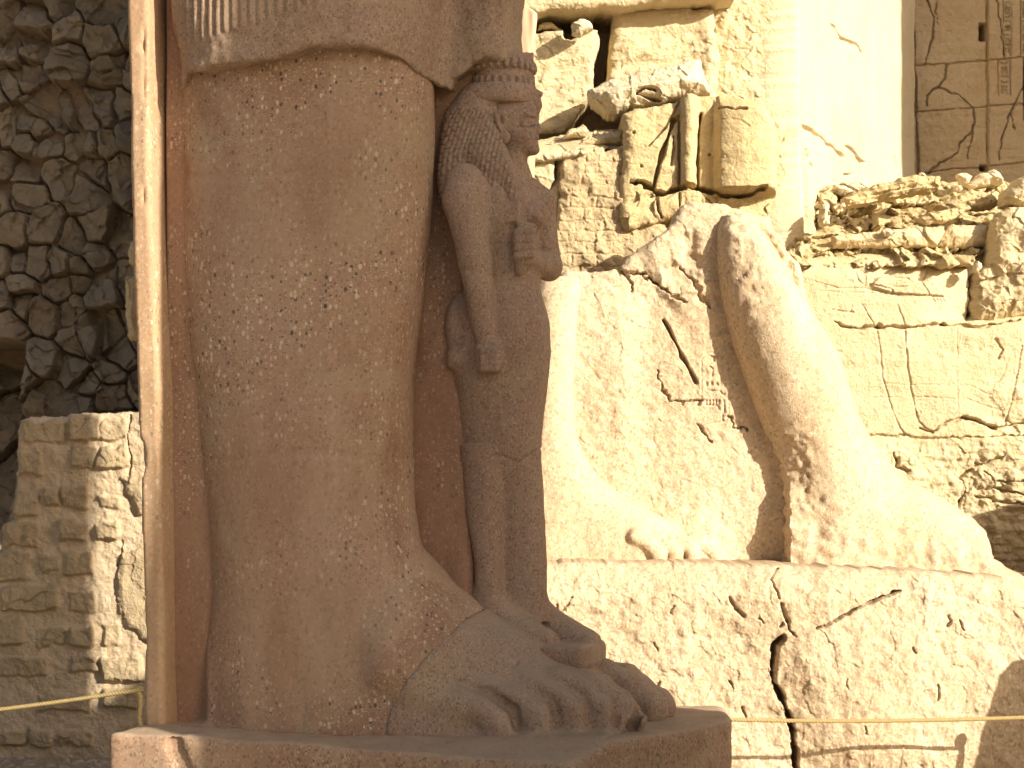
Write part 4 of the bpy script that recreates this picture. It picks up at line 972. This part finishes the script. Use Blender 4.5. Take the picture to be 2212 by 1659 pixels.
o = relief('brick_filling', M['brick'], z6([(285, 1015), (400, 975), (545, 950), (560, 985), (700, 935), (760, 1400), (1000, 1500), (1000, 1800), (120, 1900), (200, 1640), (230, 1480), (262, 1300), (268, 1150)]), 18.1, None, .7, .05, 1.8, (4, 20), brick_h, seed=13); tag(o, 'patched mud brick filling below the ledge between the queen and the carved torso', 'brick wall')
big_block(z6([(-500, 1030), (140, 1000), (200, 1000), (235, 1060), (232, 1180), (200, 1240), (130, 1290), (60, 1420), (-500, 1500)]), 18.14, .8, 'cracked yellow sandstone block directly right of the queen chin', hf=lambda px, py, X, Z, d: rough_sand(X, Z, 101, .014) + .04 * chips(X, Z, .3, 102), seed=6)
big_block(z6([(-500, 1250), (130, 1290), (235, 1180), (235, 1010), (295, 1015), (280, 1300), (250, 1500), (400, 1800), (500, 2300), (-500, 2300)]), 18.2, .8, 'lower pale sandstone stretch left of the brick filling', 'sand_b', hf=lambda px, py, X, Z, d: rough_sand(X, Z, 103, .012), seed=7)
o = relief('rubble_ledge', M['sand'], z6([(-500, 985), (130, 905), (300, 880), (560, 850), (700, 840), (720, 960), (560, 975), (300, 1040), (-500, 1090)]), lambda px, py: 18.06 + np.clip((330 - py) / 50, 0, 1.2) * .75, None, .8, .04, 1.8, (3, 14), lambda px, py, X, Z, d: .05 * chips(X, Z, .2, 105) + .03 * N2(X, Z, 5, 106), seed=8); tag(o, 'narrow sloping ledge with stones under the leaning broken slab', 'rubble')
# pier: front face and the receding bright jamb
pier = empty('sandstone_pier', at(1729, 560, 19.3), 'tall bright sandstone pier with a receding jamb lit almost white', 'pier')
def pier_h(px, py, X, Z, d):
    h = rough_granite(X, Z, 111, .014) 
    h = h + .15 * pick(X, Z, 112) + .012 * chips(X, Z, .07, 119, .9)
    for c in ((1720, 265), (1690, 40), (1730, 660)):
        a, b = z6([c])[0]; h -= .10 * np.exp(-(((px - a) / 7) ** 2 + ((py - b) / 4) ** 2))
    h += groove(px, py, z6([(1650, 245), (1700, 262), (1745, 290)]), 4, .08, 1.5)
    h += .06 * np.exp(-(((px - 1690) / 50) ** 4 + ((py - 330) / 100) ** 4))
    h += groove(px, py, z6([(1880, 990), (1910, 1090), (1925, 1200)]), 2, .03, .6) + groove(px, py, z6([(1780, 1210), (1830, 1200), (1790, 1300), (1760, 1340)]), 3, .06, 1)
    h += .03 * sstep(1535, 1570, px + 8 * fbm(py / 40, px * 0, oct=3, seed=4))
    return h
relief('pier_front', M['sand'], [(1470, -420), (1728, -420), (1729, 250), (1735, 300), (1760, 460), (1775, 640), (1470, 640)], 19.3, pier, .9, .08, 1.9, (1.5, 20), pier_h, seed=14)
def Djamb(px, py): return -3.928 / (np.minimum((px - CX) / F, .2) - .34)
def jamb_h(px, py, X, Z, d):
    h = .012 * fbm(px / 12, Z * .6, oct=3, seed=115) + .010 * N2(px / 60, Z, 1.5, 116) + .01 * chips(px / 60., Z, .3, 117) * .6
    for p, wd in ((z7([(215, 620), (270, 640), (320, 685), (380, 730), (425, 775)]), 4), (z7([(445, 720), (480, 760), (518, 805)]), 4), (z7([(360, 120), (410, 190), (470, 215), (508, 262)]), 3.5), (z7([(470, 290), (455, 320)]), 2), (z7([(430, 860), (465, 855)]), 2), (z7([(670, 770), (685, 840), (688, 870)]), 2.5), (z7([(240, 740), (265, 840)]), 2), (z7([(362, 750), (368, 820)]), 2)):
        h += groove(px, py, p, wd, .07, 1.5, 12, 118)
    return h
relief('pier_jamb', M['sand_b'], [(1727, -420), (1979, -420), (1979, 640), (1727, 640)], Djamb, pier, .8, .02, 1.9, (.6, 30), jamb_h, seed=15, nrm=(.947, -.322, 0))
# shaded wall in the passage
def dwall_h(px, py, X, Z, d):
    h = rough_sand(X, Z, 121, .010)
    for p, wd, dep in (([(740, 325), (960, 310), (1130, 297), (1340, 283)], 3, .07), ([(760, 552), (930, 542), (1130, 526), (1340, 510)], 3, .07), ([(790, 860), (950, 832), (1090, 827), (1340, 800)], 3, .07), ([(1128, 0), (1128, 300), (1132, 520), (1128, 760), (1135, 900)], 2.6, .06), ([(780, 160), (1000, 150), (1080, 148)], 1.4, .02), ([(760, 0), (770, 330), (790, 850)], 5, .1)):
        h += groove(px, py, z7(p), wd * .7, dep * .6, 1.2, 14, 123)
    for p, wd in (([(835, -10), (865, 100), (860, 180), (820, 325)], 3.2), ([(885, 0), (875, 60), (890, 120)], 1.3), ([(930, 320), (918, 380), (890, 430), (830, 470), (828, 520)], 3.2), ([(890, 430), (990, 470), (1060, 530), (1065, 600), (1050, 650), (1000, 700), (980, 755), (900, 800), (840, 850)], 3.4), ([(1065, 600), (1030, 780)], 1.6), ([(1300, 430), (1230, 580), (1195, 700), (1182, 790)], 2.6), ([(1175, 0), (1190, 130), (1210, 285)], 2), ([(1245, 560), (1260, 650)], 1.5)):
        h += groove(px, py, z7(p), wd * .6, .06, 2.2, 12, 125)
    for x0, y0, x1, y1, dep in ((1085, 112, 1127, 206, .35), (1089, 812, 1128, 846, .35), (1302, 290, 1330, 600, .3)):
        (a, b), (c, e) = z7([(x0, y0), (x1, y1)]); h -= dep * sstep(0, 2, np.minimum(np.minimum(px - a, c - px), np.minimum(py - b, e - py)))
    h += .05 * sstep(1129, 1131, (px - 1637.4) / .4385)
    # columns of worn signs
    for x0, x1, y0, y1, sd in ((1205, 1243, -40, 275, 5), (1180, 1240, 300, 470, 6), (1290, 1330, -40, 280, 8)):
        (a, b), (c, e) = z7([(x0, y0), (x1, y1)]); m = (px > a) & (px < c) & (py > b) & (py < e)
        h += groove(px, py, [(a, b), (a, e)], 1.6, .03, .3) + groove(px, py, [(c, b), (c, e)], 1.6, .03, .3)
        rs = np.random.RandomState(sd); yy = b + 5
        while yy < e - 8:
            k = rs.randint(4); w0 = c - a
            if k == 0: h += groove(px, py, [(a + .2 * w0, yy), (c - .2 * w0, yy)], 1.8, .03, .3)
            elif k == 1:
                for xx in (.3, .5, .7): h += groove(px, py, [(a + xx * w0, yy), (a + xx * w0, yy + 6)], 1.6, .03, .3)
            elif k == 2: h += groove(px, py, [(a + .25 * w0, yy), (a + .5 * w0, yy + 4), (c - .25 * w0, yy)], 1.8, .03, .3)
            else: h += groove(px, py, [(a + .3 * w0, yy + 5), (a + .3 * w0, yy), (c - .3 * w0, yy), (c - .3 * w0, yy + 5)], 1.6, .03, .3)
            yy += 10
    return h
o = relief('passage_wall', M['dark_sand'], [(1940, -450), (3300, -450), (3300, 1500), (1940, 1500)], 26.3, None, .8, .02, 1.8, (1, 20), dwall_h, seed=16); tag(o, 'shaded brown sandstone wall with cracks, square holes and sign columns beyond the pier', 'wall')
# solid core of the ruin behind the blocks (fills the dark gaps; shades the rubble wall)
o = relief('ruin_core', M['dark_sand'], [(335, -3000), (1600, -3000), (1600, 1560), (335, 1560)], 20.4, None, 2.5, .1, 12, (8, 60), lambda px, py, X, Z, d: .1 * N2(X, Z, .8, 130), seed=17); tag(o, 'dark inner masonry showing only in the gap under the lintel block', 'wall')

# ================================================================== LEFT: rubble wall, low masonry wall
seeds = z1([(-60, 60), (-80, 330), (-70, 620), (60, 150), (240, 150), (380, 60), (640, 110), (480, 210), (40, 370), (240, 340), (230, 500), (480, 420), (670, 300), (720, 480), (60, 540), (60, 860), (200, 840), (280, 700), (280, 870), (400, 790), (490, 760), (560, 760), (680, 700), (800, 680), (60, 1080), (200, 920), (330, 950), (510, 960), (600, 960), (680, 960), (20, 1280), (180, 1120), (400, 1150), (620, 1100), (560, 1250), (780, 1100), (190, 1290), (100, 1500), (300, 1480), (640, 1500), (500, 1570), (800, 1520), (-90, 900), (-80, 1200), (900, 200), (900, 500), (900, 900), (950, 1300), (60, -140), (300, -120), (560, -150), (800, -100)]) + \
    zC([(80, 150), (230, 130), (420, 100), (620, 120), (800, 170), (950, 50), (1030, 350), (250, 280), (40, 450), (270, 550), (450, 600), (620, 330), (680, 560), (790, 280), (740, 850), (930, 850), (1080, 850), (450, 1050), (1100, 1150), (860, 1310), (850, 1450), (1080, 1400), (430, 1490), (150, 720), (700, 1150), (1180, 1000), (-120, 300), (-150, 700), (-150, 1100), (1400, 300), (1400, 800), (1400, 1300), (200, 1300), (80, 1500), (300, 1800), (700, 1800), (1100, 1800)])
seeds = np.array([p for p in seeds])
def rub(px, py):
    wx = px + 9 * fbm(px / 60, py / 60, oct=3, seed=141); wy = py + 9 * fbm(px / 60 + 7, py / 60, oct=3, seed=142)
    f1 = np.full(px.shape, 1e9); f2 = f1.copy(); cid = np.zeros(px.shape); ox = np.zeros(px.shape); oy = ox.copy()
    for i, (a, b) in enumerate(seeds):
        ex, ey = (wx - a), (wy - b); d = (np.abs(ex * 1.05) ** 3 + np.abs(ey) ** 3) ** (1 / 3.); n_ = d < f1
        f2 = np.where(n_, f1, np.minimum(f2, d)); cid = np.where(n_, (i * .618) % 1, cid); ox = np.where(n_, ex, ox); oy = np.where(n_, ey, oy); f1 = np.where(n_, d, f1)
    return f1, f2, cid, ox / 50, oy / 50
def rub_parts(px, py, X, Z):
    f1, f2, cid, ox, oy = rub(px, py)
    st = .26 * rnd(cid, 1) + .20 * ((rnd(cid, 2) - .5) * 2 * ox + (rnd(cid, 3) - .25) * 2 * oy) + .10 * chips(X, Z, .36, 143, 1.0) + .05 * chips(X, Z, .15, 149, .9) + .03 * N2(X, Z, 3, 144)
    st = st + .03 - .15 * (1 - sstep(0, 7, f2 - f1))
    mo = -.03 + .045 * N2(X, Z, 1.6, 145, 3) + .014 * N2(X, Z, 9, 146)
    return st, mo
def rub_h(px, py, X, Z, d):
    st, mo = rub_parts(px, py, X, Z)
    h = -smin(-st, -mo, .02) + .008 * N2(X, Z, 16, 147, 3)
    hole = polydist(px, py, [(-200, 742), (30, 738), (62, 745), (66, 770), (52, 850), (48, 960), (40, 1140), (-200, 1140)])
    h -= 1.3 * sstep(-4, 5, hole)
    return h
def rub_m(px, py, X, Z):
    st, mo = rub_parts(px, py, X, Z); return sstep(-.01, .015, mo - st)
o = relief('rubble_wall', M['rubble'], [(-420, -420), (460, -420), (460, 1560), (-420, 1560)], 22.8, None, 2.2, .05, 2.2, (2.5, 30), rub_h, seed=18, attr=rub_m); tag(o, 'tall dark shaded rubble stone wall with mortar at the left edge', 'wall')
LB = z2([(90, 165), (290, 295)]) and [(95, 175, 285, 270), (300, 150, 430, 260), (425, 165, 550, 262), (300, 285, 410, 385), (415, 290, 548, 385), (75, 310, 180, 412), (55, 455, 170, 585), (195, 462, 248, 550), (258, 452, 375, 550), (415, 498, 510, 552), (10, 605, 165, 718), (250, 605, 370, 688), (405, 612, 515, 682), (-10, 738, 130, 855), (172, 742, 262, 820), (272, 735, 402, 835), (8, 880, 260, 985), (292, 900, 412, 995), (-10, 1012, 105, 1130), (155, 1060, 280, 1140), (292, 1055, 400, 1140), (-10, 1182, 210, 1275), (300, 1180, 420, 1250), (160, 1345, 390, 1412), (118, 1492, 222, 1562), (-10, 1505, 110, 1562), (250, 1500, 400, 1560), (440, 1040, 520, 1130), (430, 1180, 600, 1290), (440, 1320, 590, 1400)]
def low_boxes(px, py):
    zx = px / .5065; zy_ = (py - 818.7) / .5065
    zx = zx + 10 * fbm(zx / 60, zy_ / 60, oct=4, seed=151); zy_ = zy_ + 10 * fbm(zx / 60 + 5, zy_ / 60, oct=4, seed=152)
    m = np.zeros(px.shape); bid = np.zeros(px.shape)
    for i, (a, b, c, e) in enumerate(LB):
        dx = np.abs(zx - (a + c) / 2) - (c - a) / 2 + 14; dy = np.abs(zy_ - (b + e) / 2) - (e - b) / 2 + 14
        d = np.hypot(np.maximum(dx, 0), np.maximum(dy, 0)) + np.minimum(np.maximum(dx, dy), 0) - 14
        k = sstep(6, -10, d); bid = np.where(k > m, (i * .618) % 1, bid); m = np.maximum(m, k)
    return m, bid
def low_h(px, py, X, Z, d):
    m, bid = low_boxes(px, py)
    return m * (.02 + .045 * rnd(bid, 1)) + .022 * N2(X, Z, 3, 153) + .012 * chips(X, Z, .16, 155) * (.35 + m) + .008 * N2(X, Z, 18, 157, 3) + groove(px, py, z2([(555, 150), (545, 250), (560, 330), (552, 410)]), 2.5, .04, 2.5) + groove(px, py, z2([(520, 690), (518, 750), (500, 800)]), 2.5, .03, 2.5)
lw = empty('low_masonry_wall', at(150, 1640, 17.6), 'low sunstruck masonry wall of mortared stones left of the statue pillar', 'wall')
relief('masonry', M['lowwall'], z2([(88, 172), (120, 160), (282, 156), (296, 142), (440, 146), (520, 142), (590, 136), (640, 128), (900, 128), (900, 1800), (-700, 1800), (-700, 740), (0, 735), (12, 620), (52, 595), (68, 420), (76, 250)]), 17.6, lw, .6, .05, 1.7, (3, 16), low_h, seed=19, attr=lambda px, py, X, Z: 1 - low_boxes(px, py)[0])
def flake_h(px, py, X, Z, d): return .045 * np.sqrt(np.clip(d / .05, 0, 1)) + .015 * chips(X, Z, .12, 161) + .012 * N2(X, Z, 8, 162)
relief('broken_slab', M['lowwall'], z2([(520, 742), (600, 722), (700, 720), (700, 1180), (608, 1118), (545, 1055), (512, 1000), (502, 930), (500, 850), (505, 780)]), 17.59, lw, .3, .01, 1.4, (2.5, 12), flake_h, seed=20, attr=lambda px, py, X, Z: px * 0)
relief('broken_slab', M['lowwall'], z2([(516, 418), (560, 408), (620, 415), (640, 560), (605, 580), (590, 575), (560, 515), (530, 455)]), 17.59, lw, .3, .01, 1.4, (2.5, 12), flake_h, seed=21, attr=lambda px, py, X, Z: px * 0)
# block fragments just behind the pillar's edge
for i, (p, dd, lb) in enumerate(((zC([(1230, 270), (1260, 228), (1400, 225), (1400, 860), (1290, 860), (1245, 800), (1232, 600), (1228, 400)]), 15.0, 'narrow sunlit upright stone just behind the left edge of the pillar'), (zC([(1262, 0), (1270, -60), (1290, -110), (1400, -110), (1400, 130), (1290, 125), (1262, 90)]), 15.0, 'small sunlit stone above the narrow upright one behind the pillar edge'))):
    stone(p, dd, .12, lb, 'sand', seed=50 + i, group='stones behind the pillar')

# ================================================================== small things
def rope_mesh(pts, r, pitch):
    """three-strand laid rope along a smooth polyline"""
    P = np.array(pts, float); seg = np.linalg.norm(np.diff(P, axis=0), axis=1); s = np.concatenate([[0], np.cumsum(seg)])
    n = max(8, int(s[-1] / .012)); u_ = np.linspace(0, s[-1], n); c = np.stack([np.interp(u_, s, P[:, i]) for i in range(3)], 1)
    T = np.gradient(c, axis=0); T /= np.linalg.norm(T, axis=1, keepdims=True)
    ref = np.array([0, 1., 0]); A = np.cross(T, ref); A /= np.linalg.norm(A, axis=1, keepdims=True); B = np.cross(T, A)
    V, Fc, o_ = [], [], 0
    for k in range(3):
        a = 2 * np.pi * (u_ / pitch + k / 3); cc = c + r * .5 * (np.cos(a)[:, None] * A + np.sin(a)[:, None] * B)
        for j in range(6):
            b = 2 * np.pi * j / 6; V.append(cc + r * .56 * (np.cos(b) * A + np.sin(b) * B))
        for j in range(6):
            i = np.arange(n - 1); j2 = (j + 1) % 6
            Fc.append(np.stack([o_ + j * n + i, o_ + j * n + i + 1, o_ + j2 * n + i + 1, o_ + j2 * n + i], 1))
        o_ += 6 * n
    return np.concatenate(V), np.concatenate(Fc)
def sag(a, b, d, n=40):
    t = np.linspace(0, 1, n)[:, None]; p = np.array(a) * (1 - t) + np.array(b) * t; p[:, 2] -= d * 4 * (t * (1 - t))[:, 0]; return p
v, f = rope_mesh(sag(at(1400, 1549, 15.24), at(2262, 1548, 15.24), .03), .0155, .07)
o = mesh('barrier_rope', v, f, M['rope']); tag(o, 'yellow twisted barrier rope stretched low across the sunlit granite plinth', 'rope', 'barrier ropes')
bs = bpy.data.objects.new('x', None); bpy.data.objects.remove(bs)
lr = empty('barrier_rope', at(304, 1492, 13.3), 'yellow barrier rope running left from the pillar edge with a hanging end', 'rope', 'barrier ropes')
v, f = rope_mesh(sag(at(-260, 1560, 13.9), at(307, 1489, 13.32), .015), .0145, .065); mesh('span', v, f, M['rope'], lr)
lp = [at(px, py, 13.33) for px, py in ((307, 1489), (301, 1484), (299, 1492), (304, 1505), (303, 1530), (301, 1555), (306, 1575))]
v, f = rope_mesh(lp, .0145, .065); mesh('hanging_end', v, f, M['rope'], lr)
DP = 15.5
def pz(py): return at(0, py, DP)[2]
def pxx(px): return at(px, 0, DP)[0]
G = Grid((pxx(1095), DP - .12, GZ - .02), (pxx(1172), DP + .12, pz(-5)), .0125)
G.add(loft(2, [(GZ - .1, pxx(1128), DP, .07, .07), (pz(300), pxx(1132), DP, .07, .07), (pz(125), pxx(1134), DP, .065, .07), (pz(0), pxx(1146), DP, .052, .06)], 8))
x, y, z = G.xyz(); G.F = np.maximum(G.F, (z - np.interp(x[:, 0, 0], [pxx(1130), pxx(1140), pxx(1162)], [pz(14), pz(18), pz(36)])[:, None, None]).astype(np.float32))
tp = sculptw('timber_post', G, M['timber'], None, lambda v, n: .008 * fbm(v[:, 0] * 26, v[:, 1] * 26, v[:, 2] * 2, oct=3, seed=171)); tag(tp, 'pale weathered timber post standing behind the queen crown', 'post')
# rope stanchion, just outside the right edge; its shadow falls on the plinth
def lathe(prof, cx, cy, n=20):
    v = [(cx + r * math.cos(2 * math.pi * j / n), cy + r * math.sin(2 * math.pi * j / n), z) for r, z in prof for j in range(n)]
    f = [(i * n + j, i * n + (j + 1) % n, (i + 1) * n + (j + 1) % n, (i + 1) * n + j) for i in range(len(prof) - 1) for j in range(n)]
    return np.array(v), np.array(f)
pp = at(2262, 1548, 15.24)
sz = pp[2]
v, f = lathe([(.001, GZ), (.17, GZ + .001), (.17, GZ + .03), (.03, GZ + .06), (.024, GZ + .08), (.024, sz + .02), (.04, sz + .03), (.045, sz + .06), (.035, sz + .10), (.001, sz + .115)], pp[0], pp[1])
o = mesh('rope_stanchion', v, f, M['metal']); tag(o, 'dull metal stanchion holding the right end of the barrier rope', 'stanchion')

# ================================================================== unseen shapes added outside the frame to throw the shade
dx_, dy_ = math.sin(SUN_AZ), math.cos(SUN_AZ); qx, qy = -dy_, dx_
def prism(name, poly, e0, e1, label, cat, mat='sand'):
    """poly in (q, z): q runs across the sun's direction, e towards it"""
    n = len(poly); v = [(q_ * qx + e * dx_, q_ * qy + e * dy_, z) for e in (e0, e1) for q_, z in poly]
    me_f = [(i, (i + 1) % n, n + (i + 1) % n, n + i) for i in range(n)]
    bm = bpy.data.meshes.new(name); bm.from_pydata([tuple(a) for a in v], [], [tuple(range(n))[::-1], tuple(range(n, 2 * n))] + me_f); bm.materials.append(M[mat])
    o = bpy.data.objects.new(name, bm); COL.objects.link(o); return tag(o, label, cat)
prism('leg_shade_caster', [(8.1, GZ), (8.28, 1.6), (8.37, 2.96), (8.52, 5.2), (8.56, 16), (10.77, 16), (10.77, GZ)], -3, -.5, 'tall unseen shape added outside the frame to shade the red granite leg', 'shade caster')  # unseen shape added to shade the leg; its left edge sets the shade line
prism('low_shade_caster', [(10.5, GZ), (10.5, 2.70), (11.01, 2.98), (11.45, 3.25), (11.45, GZ)], -3, -2, 'unseen low block added outside the frame to shade the low wall foot', 'wall')  # invented low block, out of view, shades the foot of the low wall
prism('passage_shade_caster', [(21.75, GZ), (21.62, 20), (33, 20), (33, GZ)], 1, 5, 'unseen mass added outside the frame to shade the passage wall', 'shade caster')  # unseen mass, added to keep the passage wall in shade
prism('wall_shade_caster', [(15.25, GZ), (15.3, .62), (16.5, .72), (18.5, .6), (18.6, GZ)], -7, -6.3, 'unseen block added outside the right edge to shade the wall behind the foot', 'stone block')  # added out of view to shade the wall beyond the front foot
prism('plinth_shade_caster', [(13.9, GZ), (13.97, -1.2), (14.03, -.9), (14.08, -.58), (14.2, -.5), (14.4, -.54), (14.85, -.46), (15.1, -1.1), (14.7, GZ)], -5.8, -5.3, 'unseen rounded shape added outside the lower right edge to shadow the plinth', 'stone block')  # made-up outline, shaped to drop a rounded shadow on the plinth
